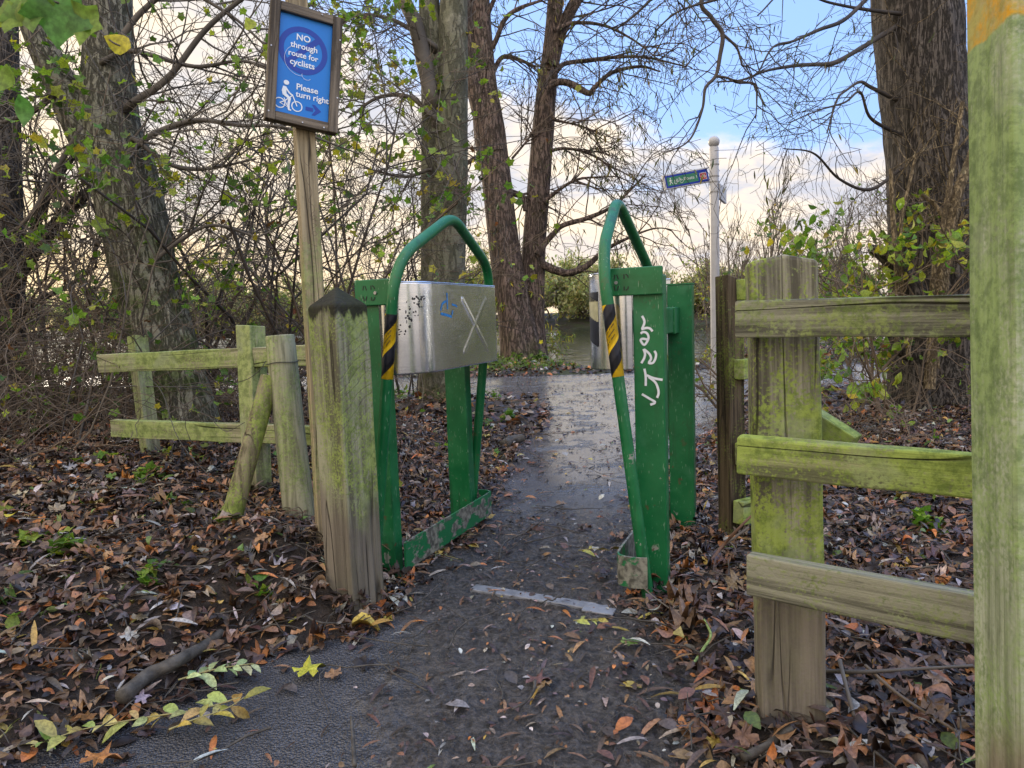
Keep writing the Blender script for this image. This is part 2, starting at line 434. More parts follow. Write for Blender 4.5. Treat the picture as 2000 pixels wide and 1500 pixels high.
T_OVAL = tmpl_blade([.02, .17, .25, .27, .19, .01], .15, .35)
T_OVAL2 = tmpl_blade([.02, .22, .3, .28, .15, .01], -.25, -.6)
T_CURL = tmpl_blade([.03, .2, .27, .25, .16, .02], .8, 1.4)
T_MAPLE = [tmpl_lobed(5, 25, .5, .3, 3), tmpl_lobed(5, 25, .4, .6, 5), tmpl_lobed(5, 25, .45, 1.0, 9)]
T_SMALL = tmpl_lobed(5, 10, .35, .35, 4)
T_FIELD = tmpl_lobed(5, 15, .45, .3, 6)

def rotmats(n, tilt, r, yaw=None):
    y = r.uniform(0, 2 * math.pi, n) if yaw is None else yaw
    t1 = r.normal(0, tilt, n); t2 = r.normal(0, tilt, n)
    cy, sy, c1, s1, c2, s2 = np.cos(y), np.sin(y), np.cos(t1), np.sin(t1), np.cos(t2), np.sin(t2)
    Rz = np.zeros((n, 3, 3)); Rz[:, 0, 0] = cy; Rz[:, 0, 1] = -sy; Rz[:, 1, 0] = sy; Rz[:, 1, 1] = cy; Rz[:, 2, 2] = 1
    Rx = np.zeros((n, 3, 3)); Rx[:, 0, 0] = 1; Rx[:, 1, 1] = c1; Rx[:, 1, 2] = -s1; Rx[:, 2, 1] = s1; Rx[:, 2, 2] = c1
    Ry = np.zeros((n, 3, 3)); Ry[:, 1, 1] = 1; Ry[:, 0, 0] = c2; Ry[:, 0, 2] = s2; Ry[:, 2, 0] = -s2; Ry[:, 2, 2] = c2
    return Rz @ Ry @ Rx

def scatter(T, pos, size, tilt, colors, r):
    V, F = T; n = len(pos)
    Q = np.einsum('nij,kj->nki', rotmats(n, tilt, r), V - np.array([.4, 0, 0]))
    Q = Q * np.asarray(size)[:, None, None] + pos[:, None, :]
    return (Q, F, colors)

def pick(pal, w, n, r, var=.22):
    pal = np.array(pal, float); w = np.array(w, float); w /= w.sum()
    c = pal[r.choice(len(pal), n, p=w)]
    return np.clip(c * (1 + r.normal(0, var, (n, 1))) * (1 + r.normal(0, .06, (n, 3))), .004, .9)

def smooth_line(pts, n):
    """Catmull-Rom through rows of pts (any width), n samples"""
    P = np.asarray(pts, float); k = len(P)
    Q = np.vstack([2 * P[0] - P[1], P, 2 * P[-1] - P[-2]])
    out = []
    for u in np.linspace(0, k - 1 - 1e-9, n):
        i = int(u); t = u - i; a, b, c, d = Q[i:i + 4]
        out.append(.5 * ((2 * b) + (c - a) * t + (2 * a - 5 * b + 4 * c - d) * t * t + (3 * b - a - 3 * c + d) * t ** 3))
    return np.array(out)

# flat marks laid on a surface: frame (origin, u, v, n), 2-D shapes in metres
def flat_mark(name, polys, fr, mat, parent, lift=.0006, step=.00012):
    o, u, v, n = fr; mb = MB()
    for i, poly in enumerate(polys):
        kind, pts = poly
        q = [o + u * x + v * y + n * (lift + step * i) for x, y in pts]
        if kind == 'strip':
            m = len(q) // 2
            mb.add(q, [(2 * j, 2 * j + 1, 2 * j + 3, 2 * j + 2) for j in range(m - 1)])
        else: mb.add(q, [tuple(range(len(q)))])
    return mb.build(name, mat, parent)

def ribbon(pts, w):
    P = np.asarray(pts, float); T = np.gradient(P, axis=0); T /= np.linalg.norm(T, axis=1)[:, None] + 1e-12
    N = np.stack([-T[:, 1], T[:, 0]], 1); ww = np.broadcast_to(np.asarray(w, float), (len(P),))
    out = []
    for p, n_, h in zip(P, N, ww): out += [tuple(p + n_ * h / 2), tuple(p - n_ * h / 2)]
    return ('strip', out)
def ring(cx, cy, r, w, n=40, a0=0, a1=2 * math.pi):
    out = []
    for i in range(n + 1):
        t = a0 + (a1 - a0) * i / n
        out += [(cx + (r + w / 2) * math.cos(t), cy + (r + w / 2) * math.sin(t)), (cx + (r - w / 2) * math.cos(t), cy + (r - w / 2) * math.sin(t))]
    return ('strip', out)
def disc(cx, cy, r, n=20, sy=1.0): return ('poly', [(cx + r * math.cos(2 * math.pi * i / n), cy + r * sy * math.sin(2 * math.pi * i / n)) for i in range(n)])
def poly(*pts): return ('poly', list(pts))

def text_mark(name, lines, fr, mat, parent, lift=.0008, bold=0.0):
    """lines: (string, centre x, baseline y, width) in metres, all in one lettering mesh"""
    o, u, v, n = fr; mb = MB()
    for s, cx, by, wd in lines:
        cu = bpy.data.curves.new('t', 'FONT'); cu.body = s; cu.size = 1; cu.offset = bold; cu.resolution_u = 4
        ob = bpy.data.objects.new('t', cu)
        me = bpy.data.meshes.new_from_object(ob)
        V = np.array([q.co[:] for q in me.vertices]); F = [tuple(p.vertices) for p in me.polygons]
        k = wd / (V[:, 0].max() - V[:, 0].min()); x0 = (V[:, 0].max() + V[:, 0].min()) / 2
        mb.add([o + u * (cx + (q[0] - x0) * k) + v * (by + q[1] * k) + n * lift for q in V], F)
        bpy.data.objects.remove(ob); bpy.data.curves.remove(cu); bpy.data.meshes.remove(me)
    return mb.build(name, mat, parent)

# ------------------------------------------------------------------ ground, paths, lake
def gp(px, py): return on_ground(px, py)[:2]
PAIRS = [((-5, -1.5), (3.5, -1.5)), ((-2.6, .85), (1.6, .2)), (gp(0, 1490), gp(1462, 1500)), (gp(330, 1352), gp(1425, 1360)),
         (gp(520, 1282), gp(1335, 1270)), (gp(735, 1222), gp(1288, 1200)), (gp(800, 1120), gp(1286, 1108)), (gp(915, 1045), gp(1288, 1045)),
         (gp(968, 950), gp(1295, 960)), (gp(1003, 870), gp(1352, 885)), (gp(1060, 815), gp(1420, 830)), (gp(1010, 752), gp(1480, 755))]
EDGE = smooth_line(np.array([[*a, *b] for a, b in PAIRS]), 150)
CROSS = smooth_line(np.array([(-40, 26, -40, 30), (-14, 13.2, -14, 16.6), (-6, 10.6, -6, 13.2), (-1.5, 7.95, -1.5, 10.9), (0, 7.7, 0, 10.55), (1.5, 7.55, 1.5, 10.5), (4, 7.6, 4, 10.7), (12, 8.6, 12, 11.8), (40, 16, 40, 20)]), 160)
POLYA = np.vstack([EDGE[:, :2], EDGE[::-1, 2:]]); POLYB = np.vstack([CROSS[:, :2], CROSS[::-1, 2:]])

def in_poly(p, poly):
    x, y = p[:, 0], p[:, 1]; c = np.zeros(len(p), bool)
    a = poly; b = np.roll(poly, -1, axis=0)
    for (x1, y1), (x2, y2) in zip(a, b):
        m = (y1 > y) != (y2 > y)
        if m.any(): c ^= m & (x < (x2 - x1) * (y - y1) / (y2 - y1 + 1e-15) + x1)
    return c
def dist_poly(p, poly):
    d = np.full(len(p), 1e9); a = poly; b = np.roll(poly, -1, axis=0)
    for q1, q2 in zip(a, b):
        e = q2 - q1; L = e @ e + 1e-12
        t = np.clip(((p - q1) @ e) / L, 0, 1)
        d = np.minimum(d, np.hypot(*(p - q1 - t[:, None] * e).T))
    return d
def path_dist(p):
    """signed distance: negative on a path"""
    da = dist_poly(p, POLYA[::3]); db = dist_poly(p, POLYB[::3])
    ia = in_poly(p, POLYA[::3]); ib = in_poly(p, POLYB[::3])
    return np.minimum(np.where(ia, -da, da), np.where(ib, -db, db))
def sstep(x, a, b):
    t = np.clip((x - a) / (b - a), 0, 1); return t * t * (3 - 2 * t)
def vnoise(x, y, f, s=0.0):
    return np.array([mnoise.noise(Vector((a * f + s, b * f, s))) for a, b in zip(x, y)])
def shore(x): return 15.0 - 3.9 * sstep(x, .2, 1.3) + 4.0 * sstep(x, 3.2, 5.5) + .12 * np.abs(x) + 34 * sstep(-x, 1.6, 5.5)
def ground_h(p, rough=True):
    x, y = p[:, 0], p[:, 1]
    d = path_dist(p); dp = np.maximum(d, 0)
    near_left = sstep(-x, .2, .9) * (1 - sstep(y, 4.5, 7))
    amp = .06 + .22 * near_left
    h = amp * (1 - np.exp(-dp / .75)) + .015 * sstep(dp, 0, .1)
    # the root mound beside the square gatepost
    h = h + .10 * np.exp(-(((x + .78) / .22) ** 2 + ((y - 2.32) / .25) ** 2)) * sstep(dp, 0, .12)
    h = h + .10 * np.exp(-(((x + .72) / .45) ** 2 + ((y - 6.5) / .5) ** 2))
    h = np.where(d < 0, -.03, h)
    s = y - shore(x)
    h = h * (1 - sstep(s, -.4, .2)) - 1.1 * sstep(s, -.25, 1.6)
    far = sstep(y, 60, 64)
    h = h * (1 - far) + far * 1.0
    if rough: h = h + np.where((d > 0) & (y < 14), .02 * vnoise(x, y, 3.1) + .012 * vnoise(x, y, 9, 3), 0) * sstep(dp, 0, .15)
    return h

def axis(lo, hi, fine_lo, fine_hi, step, grow=1.18):
    a = list(np.arange(fine_lo, fine_hi, step)); s = step
    while a[-1] < hi: s *= grow; a.append(a[-1] + s)
    s = step
    while a[0] > lo: s *= grow; a.insert(0, a[0] - s)
    return np.array(a)
gx = axis(-500, 500, -4.2, 4.2, .055); gy = axis(-60, 700, .6, 9, .055)
X, Y = np.meshgrid(gx, gy); P2 = np.stack([X.ravel(), Y.ravel()], 1)
Z = ground_h(P2)
nx, ny = len(gx), len(gy)
me = bpy.data.meshes.new('ground')
idx = np.arange(nx * ny).reshape(ny, nx)
quads = np.stack([idx[:-1, :-1], idx[:-1, 1:], idx[1:, 1:], idx[1:, :-1]], -1).reshape(-1, 4)
me.from_pydata(np.column_stack([P2, Z]).tolist(), [], quads.tolist()); me.update()

def soil_mat():
    m, nt = new_mat('leaf mould soil')
    tc = nt.n.new('ShaderNodeTexCoord'); v = tc.outputs['Object']
    n = nt.noise(v, 30, 6, .7); b = nt.noise(v, 1.1, 4, .6); f = nt.noise(v, 110, 4, .7)
    col = nt.mix(nt.step(n, .3, .7), (.022, .017, .014), (.075, .056, .044))
    sep = nt.add('ShaderNodeSeparateXYZ', None, Vector=v)
    gr = nt.math('MULTIPLY', nt.step(sep.outputs[1], 6, 12, 0, .6), nt.step(b, .4, .6))
    col = nt.mix(gr, col, nt.mix(nt.step(n, .35, .65), (.03, .05, .012), (.085, .115, .03)))
    setb(nt, col, nt.step(b, .3, .7, .55, .85), 0, nt.bump(nt.math('ADD', n, nt.math('MULTIPLY', f, .5)), .8, .03), .35)
    return m
g = link('ground', me, soil_mat(), None, (0, 0, 0), True); tag(g, kind='structure')

def path_mat():
    m, nt = new_mat('wet muddy tarmac')
    tc = nt.n.new('ShaderNodeTexCoord'); v = tc.outputs['Object']
    sep = nt.add('ShaderNodeSeparateXYZ', None, Vector=v); x, y = sep.outputs[0], sep.outputs[1]
    stones = nt.add('ShaderNodeTexVoronoi', {'feature': 'F1'}, Vector=v, Scale=165.0)
    st = nt.step(stones.outputs['Distance'], .0, .75, 1, 0)
    n = nt.noise(v, 2.2, 5, .6); f = nt.noise(v, 60, 5, .7)
    tar = nt.mix(stones.outputs['Color'], (.026, .027, .033), (.115, .118, .135))
    tar = nt.mix(nt.step(n, .35, .65, 0, .5), tar, (.024, .023, .026))
    mudn = nt.noise(v, 34, 6, .72); mudb = nt.noise(nt.mapping(v, (1, 1, 1)), 11, 5, .65)
    mudf = nt.noise(v, 75, 4, .7)
    mudc = nt.mix(nt.step(nt.math('ADD', nt.math('MULTIPLY', mudn, .5), nt.math('MULTIPLY', mudf, .5)), .40, .60), (.020, .018, .019), (.14, .128, .126))
    # mud lies where feet funnel through the barrier, tarmac shows to the left in front and beyond
    mx = nt.math('ADD', x, nt.math('MULTIPLY', nt.math('SUBTRACT', nt.noise(v, 3.5, 4, .6), .5), .7))
    left = nt.step(mx, -.42, -.12)
    beyond = nt.step(nt.math('ADD', y, nt.math('MULTIPLY', nt.math('SUBTRACT', nt.noise(v, 5, 4, .6), .5), .55)), 2.85, 3.25, 1, 0)
    mask = nt.math('MULTIPLY', nt.math('MAXIMUM', left, nt.step(y, 1.95, 2.15)), beyond)
    patch = nt.math('MULTIPLY', nt.step(nt.noise(v, 3.2, 5, .65), .54, .66, 0, .65), nt.step(y, 2.8, 3.4))
    mk = nt.math('MAXIMUM', mask, patch)
    col = nt.mix(mk, tar, mudc)
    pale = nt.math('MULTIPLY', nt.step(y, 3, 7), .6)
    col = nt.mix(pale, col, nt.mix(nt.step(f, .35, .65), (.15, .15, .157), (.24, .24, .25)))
    h = nt.math('ADD', nt.math('MULTIPLY', st, nt.step(mk, 0, 1, .12, .04)), nt.math('MULTIPLY', nt.math('ADD', nt.math('MULTIPLY', mudb, 1.6), nt.math('ADD', mudn, nt.math('MULTIPLY', mudf, .5))), nt.math('MULTIPLY', mk, 1.0)))
    wet = nt.noise(v, 2.6, 8, .68)
    wetm = nt.math('MULTIPLY', nt.step(y, 2.9, 3.9), nt.math('MULTIPLY', nt.step(wet, .32, .47), nt.step(x, -3.0, -1.2)))
    rough = nt.math('SUBTRACT', nt.step(mk, 0, 1, .40, .36), nt.math('MULTIPLY', wetm, .225))
    bs = nt.add('ShaderNodeBump', None, Height=h, Distance=.05)
    nt.put(bs.inputs['Strength'], nt.math('SUBTRACT', .9, nt.math('MULTIPLY', wetm, .862)))
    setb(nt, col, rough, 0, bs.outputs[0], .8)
    return m
PM = path_mat()
def strip_mesh(name, E, cols, zf):
    t = np.linspace(0, 1, cols); A = E[:, None, :2] * (1 - t)[None, :, None] + E[:, None, 2:] * t[None, :, None]
    k = len(E); Q = A.reshape(-1, 2); me = bpy.data.meshes.new(name)
    ii = np.arange(k * cols).reshape(k, cols)
    me.from_pydata(np.column_stack([Q, zf(Q)]).tolist(), [], np.stack([ii[:-1, :-1], ii[:-1, 1:], ii[1:, 1:], ii[1:, :-1]], -1).reshape(-1, 4).tolist())
    me.update(); o = link(name, me, PM, None, (0, 0, 0), True); tag(o, kind='structure'); return o
EF = smooth_line(np.array([[*a, *b] for a, b in PAIRS]), 420)
def muddy(Q):
    m = (1 - sstep(Q[:, 1], 2.7, 3.3)) * sstep(Q[:, 0], -.5, -.1)
    return .004 + m * (.012 * vnoise(Q[:, 0], Q[:, 1], 13) + .009 * vnoise(Q[:, 0], Q[:, 1], 31, 5)) + .003 * vnoise(Q[:, 0], Q[:, 1], 1.6, 9) * (1 - sstep(Q[:, 1], 5.5, 7.2)) - .003 * sstep(Q[:, 1], 8.0, 9.0)
strip_mesh('path', EF, 150, muddy)
strip_mesh('lakeside_path', CROSS, 12, lambda Q: np.full(len(Q), -.002))

def lake_mat():
    m, nt = new_mat('lake water')
    tc = nt.n.new('ShaderNodeTexCoord'); v = tc.outputs['Object']
    w = nt.noise(nt.mapping(v, (.5, 1.6, 1)), 2.0, 3, .5, .4)
    setb(nt, (.016, .024, .016), .05, 0, nt.bump(w, .60, .06), .5)
    nt.b.inputs['IOR'].default_value = 1.33
    return m
mb = MB(); mb.add([(-300, 9, -.42), (300, 9, -.42), (300, 64, -.42), (-300, 64, -.42)], [(0, 1, 2, 3)])
tag(mb.build('lake', lake_mat(), None), kind='structure')

# fast look-ups on the ground grid for everything that is laid on it
_ZG = Z.reshape(ny, nx); _DG = path_dist(P2).reshape(ny, nx)
def _lookup(G_, p):
    x, y = p[:, 0], p[:, 1]
    i = np.clip(np.searchsorted(gx, x) - 1, 0, nx - 2); j = np.clip(np.searchsorted(gy, y) - 1, 0, ny - 2)
    u_ = np.clip((x - gx[i]) / (gx[i + 1] - gx[i]), 0, 1); v_ = np.clip((y - gy[j]) / (gy[j + 1] - gy[j]), 0, 1)
    return (G_[j, i] * (1 - u_) + G_[j, i + 1] * u_) * (1 - v_) + (G_[j + 1, i] * (1 - u_) + G_[j + 1, i + 1] * u_) * v_
def ground_h(p, rough=True): return _lookup(_ZG, p)
def path_dist(p): return _lookup(_DG, p)
def gz(x, y): return float(ground_h(np.array([[x, y]]))[0])

# ------------------------------------------------------------------ notice on its post
def V3(*a): return np.array(a, float)
ZUP = V3(0, 0, 1)
SB = at(655, 1139, 2.47); ST = at(589, -30, 2.43)
sign = thing('notice_sign', SB, 'blue no-through-route notice in a brown wooden frame on a tall pale post', 'sign')
# the board: axes from its four corners
dl, dr = 2.30, 2.41
tl, bl, br, tr = at(515, -7, dl), at(532, 231, dl), at(672, 265, dr), at(656, 32, dr)
u = ((tr + br) - (tl + bl)); u /= np.linalg.norm(u); v = ((tl + tr) - (bl + br)); v -= u * (v @ u); v /= np.linalg.norm(v)
n = np.cross(u, v); oc = (tl + bl + br + tr) / 4
W = (np.linalg.norm(tr - tl) + np.linalg.norm(br - bl)) / 2; H = (np.linalg.norm(tl - bl) + np.linalg.norm(tr - br)) / 2
pw = .066
pd = basis(ST - SB, u)
post_c = oc - n * .062
shift = post_c - (SB + (ST - SB) * .93)
SB2 = SB + (shift - ZUP * (shift @ ZUP)) * 1.0; ST2 = ST + (shift - ZUP * (shift @ ZUP))
sp, spf = beam('post', SB2 - ZUP * .25, ST2, pw, .048, u, M['sign_wood'], sign, .004, .001)
fw_ = .031; fd = .036
fb = MB()
def fbox(cx, cy, hx, hy, hz, cz=0): fb.box(oc + u * cx + v * cy + n * cz, u * hx, v * hy, n * hz)
bw = fw_ / 2
frame = thing('frame', oc, None, None); frame.parent = sign; frame.location = Vector(oc - SB)
for nm, a, b, ww in (('stile', -1, 0, 0), ('stile', 1, 0, 0), ('rail', 0, 1, 0), ('rail', 0, -1, 0)):
    if nm == 'stile': q0 = oc + u * a * (W / 2 - bw) - v * H / 2; q1 = oc + u * a * (W / 2 - bw) + v * H / 2; wd = u
    else: q0 = oc + v * b * (H / 2 - bw) - u * (W / 2 - fw_); q1 = oc + v * b * (H / 2 - bw) + u * (W / 2 - fw_); wd = v
    beam(nm, q0 - n * .012, q1 - n * .012, fw_, fd if nm == 'stile' else fd - .004, wd, M['frame_wood'], frame, .003, .0006, 8)
back = MB(); back.box(oc - n * .024, u * (W / 2 - .012), v * (H / 2 - .012), n * .006)
back.build('backboard', M['frame_wood'], sign)
pW, pH = W - 2 * fw_ + .004, H - 2 * fw_ + .004
pm = MB(); pm.box(oc - n * .012, u * pW / 2, v * pH / 2, n * .003)
panel = pm.build('sign_panel', M['sign_blue'], sign)
fr = (oc - n * .009, u, v, n)
def S(a, b): return ((a - .5) * pW, (.5 - b) * pH)
rc = S(.465, .334); rr_ = .405 * pW
flat_mark('prohibition_ring', [ring(*rc, rr_, .1 * pW, 56), ('strip', [(rc[0] - rr_ * .60, rc[1] - rr_ * .78), (rc[0] - rr_ * .78, rc[1] - rr_ * .60), (rc[0] + rr_ * .78, rc[1] + rr_ * .60), (rc[0] + rr_ * .60, rc[1] + rr_ * .78)])], fr, M['sign_dark_blue'], panel)
def T(s, a, b, w): q = S(a, b); return (s, q[0], q[1], w * pW)
text_mark('lettering', [T('NO', .46, .240, .255), T('through', .475, .322, .50), T('route for', .475, .408, .55), T('cyclists', .46, .492, .455)], fr, M['sign_white'], panel, .0016, .018)
text_mark('lettering', [T('Please', .575, .728, .40), T('turn right', .675, .800, .62)], fr, M['sign_white'], panel, .0016, .018)
ah = [S(.56, .875), S(.70, .875), S(.685, .845), S(.74, .845), S(.845, .893), S(.74, .945), S(.685, .945), S(.70, .912), S(.56, .912)]
flat_mark('arrow', [('poly', ah[:2] + [ah[7], ah[8]]), ('poly', [S(.675, .842), S(.735, .842), S(.85, .893), S(.735, .946), S(.675, .946), S(.745, .893)])], fr, M['sign_dark_blue'], panel)
w1, w2 = S(.088, .895), S(.40, .896); wr = .092 * pW
def SS(*q): return [S(a, b) for a, b in q]
flat_mark('cyclist_symbol', [ring(*w1, wr, .020 * pW, 28), ring(*w2, wr, .020 * pW, 28), disc(*S(.19, .685), .05 * pW, 18, .9),
    ribbon(SS((.165, .725), (.155, .77), (.17, .81)), [.06 * pW, .085 * pW, .07 * pW]), ribbon(SS((.18, .735), (.25, .78), (.31, .80)), .030 * pW),
    ribbon(SS((.17, .80), (.26, .835), (.245, .90), (.255, .945)), [.065 * pW, .055 * pW, .042 * pW, .035 * pW]), ribbon(SS((.245, .945), (.30, .945)), .025 * pW),
    ribbon(SS((.088, .895), (.17, .87), (.31, .80)), .018 * pW), ribbon(SS((.305, .79), (.40, .896)), .020 * pW), ribbon(SS((.26, .845), (.22, .92), (.088, .895)), .014 * pW), ribbon(SS((.16, .84), (.215, .905)), .016 * pW)], fr, M['sign_white'], panel, .001)
# thin scratches on the sheet
flat_mark('scratches', [ring(*S(.42, .44), .29 * pW, .005 * pW, 24, 2.0, 4.9), ring(*S(.55, .57), .09 * pW, .005 * pW, 16, 3.0, 5.6)], fr, M['sign_white'], panel, .0022)
for a, b in ((-.46, -.44), (0, -.475), (.3, -.478), (.47, -.2), (.47, .3), (-.47, .1), (.2, .475)):
    s_ = MB(); s_.tube([oc + u * a * W + v * b * H + n * .004, oc + u * a * W + v * b * H + n * .0072], .0026, 8); s_.build('screw', M['screw'], frame)
# pen scribble on the post front face: wavy line and the word Love running upwards
Xp, Yp, Zp, Lp = spf
fn = Yp if (Yp @ (CAM - oc)) > 0 else -Yp
def on_face(px, py, o, nn):
    d = at(px, py, 1) - CAM; return CAM + d * ((o - CAM) @ nn) / (d @ nn)
fo = SB2 + fn * .0245
def trace(name, lines, o, nn, mat, parent, w, lift=.0008):
    ex, ey, _ = basis(nn, RT); pl = []
    for k, ln in enumerate(lines):
        q = [on_face(px, py, o, nn) - o for px, py in ln]; q = [(a @ ex, a @ ey) for a in q]
        ww = w[k] if isinstance(w, list) else w
        q = smooth_line(q, max(5, len(q) * 3)) if len(q) > 2 else q
        pl.append(ribbon(q, ww))
    return flat_mark(name, pl, (o, ex, ey, nn), mat, parent, lift)
trace('pen_scribble', [[(592, 300), (595, 318), (604, 326), (605, 340), (598, 352), (606, 366), (609, 380), (602, 392), (612, 402), (614, 412), (606, 420), (610, 428)],
    [(604, 476), (620, 482)], [(606, 470), (604, 476)], [(609, 456), (614, 452), (619, 456), (615, 461), (609, 456)], [(610, 446), (618, 440), (610, 436)], [(612, 428), (618, 424), (612, 421), (610, 428), (619, 432)]], fo, fn, M['pencil'], sign, .0011, .0014)

# ------------------------------------------------------------------ square gatepost with pyramid cap
GB = on_ground(697, 1192); GT = at(657, 560, 2.16)
gu = basis(GT - GB, V3(math.cos(math.radians(-34)), math.sin(math.radians(-34)), 0))
def pyr(x, y): return .060 * (1 - max(abs(x), abs(y)) / .062) if max(abs(x), abs(y)) < .0621 else 0
GTT = GT - (GT - GB) / np.linalg.norm(GT - GB) * .058
o, gf = beam('gatepost', GB - ZUP * .15, GTT, .128, .128, V3(.80, -.60, 0), M['post_wood'], None, .006, .0015, 18, top=pyr)
tag(o, 'square green-stained gatepost with a black pyramid top in front of the blue notice', 'gatepost')

# ------------------------------------------------------------------ round post, leaning strut, wires
rb = at(592, 1075, 2.70); rt = at(546, 655, 2.66)
rp = smooth_line([rb - ZUP * .12, rb + (rt - rb) * .0, rb + (rt - rb) * .2, rb + (rt - rb) * .5, rt], 16)
def lump(rad, a, i, k): return rad * (1 + .035 * mnoise.noise(Vector((math.cos(a) * 1.5, math.sin(a) * 1.5, i * .6))))
mb = MB(); mb.tube(rp, np.interp(np.linspace(0, 1, 16), [0, .25, .33, 1], [.064, .066, .060, .053]), 24, True, 0, lump)
o = mb.build('round_post', M['round_wood'], None, rb, False, .004); tag(o, 'round pale green timber post with moss on its flat top, leaning beside the square gatepost', 'post')
for p in o.data.polygons: p.use_smooth = len(p.vertices) == 4
sb_, st_ = at(458, 992, 2.58), at(528, 735, 2.66)
mb = MB(); mb.tube(smooth_line([sb_ + (sb_ - st_) * .15, sb_, (sb_ + st_) / 2, st_], 12), np.linspace(.038, .034, 12), 20, True, 0, lump)
o = mb.build('leaning_strut', M['strut_wood'], None, sb_, False, .003); tag(o, 'short mossy round pole leaning at a slant against the pale round post', 'pole')
for p in o.data.polygons: p.use_smooth = len(p.vertices) == 4
def wire(pts, label, r=.0016):
    q = smooth_line([at(*p) for p in pts], len(pts) * 6); mb = MB(); mb.tube(q, r, 5)
    o = mb.build('wire', M['wire'], None, q[0], True); tag(o, label, 'wire')
w_c = rb + (rt - rb) * .875; wx, wy, wz = basis(rt - rb, RT)
loop = [w_c + (wx * math.cos(t) + wy * math.sin(t)) * .058 + wz * .002 * math.sin(3 * t) for t in np.linspace(0, 2 * math.pi, 26)]
mb = MB(); mb.tube(loop, .0017, 5); tail = smooth_line([at(519, 705, 2.6), at(508, 722, 2.58), at(480, 742, 2.62), at(430, 752, 2.8), at(395, 748, 2.95)], 20); mb.tube(tail, .0014, 5)
o = mb.build('wire', M['wire'], None, loop[0], True); tag(o, 'rusty wire looped round the top of the pale round post', 'wire')
wire([(290, 735, 3.0), (318, 770, 2.9), (345, 850, 2.8), (390, 910, 2.72), (443, 952, 2.6), (500, 985, 2.55), (563, 1012, 2.55)], 'slack fence wire slanting down to the foot of the round post')
wire([(372, 860, 2.9), (362, 828, 2.9), (372, 802, 2.9), (405, 812, 2.86), (440, 842, 2.84), (478, 825, 2.84)], 'loose curl of wire in front of the lower rail of the short broken fence', .0013)

# ------------------------------------------------------------------ short rail fence on the left bank
f0 = at(490, 970, 3.02)
lf = thing('rail_fence', f0, 'pale green two-rail fence ending open on the leafy bank beside the hedge', 'fence')
beam('post', at(506, 1010, 3.02), at(489, 634, 3.02), .085, .085, V3(.86, -.5, 0), M['fence_wood'], lf, .004, .0015, 14, top=lambda x, y: -.10 * (x + .04))
beam('post', at(303, 960, 3.55), at(268, 656, 3.55), .062, .075, V3(.86, -.5, 0), M['fence_wood'], lf, .004, .0015, 14)
fdir = at(600, 700, 2.86) - at(200, 712, 3.32)
beam('rail', at(197, 710, 3.32), at(640, 692, 2.86), .084, .036, ZUP, M['rail_pale'], lf, .003, .002, 22)
beam('rail', at(222, 836, 3.32), at(660, 852, 2.86), .080, .036, ZUP, M['rail_pale'], lf, .003, .002, 22)

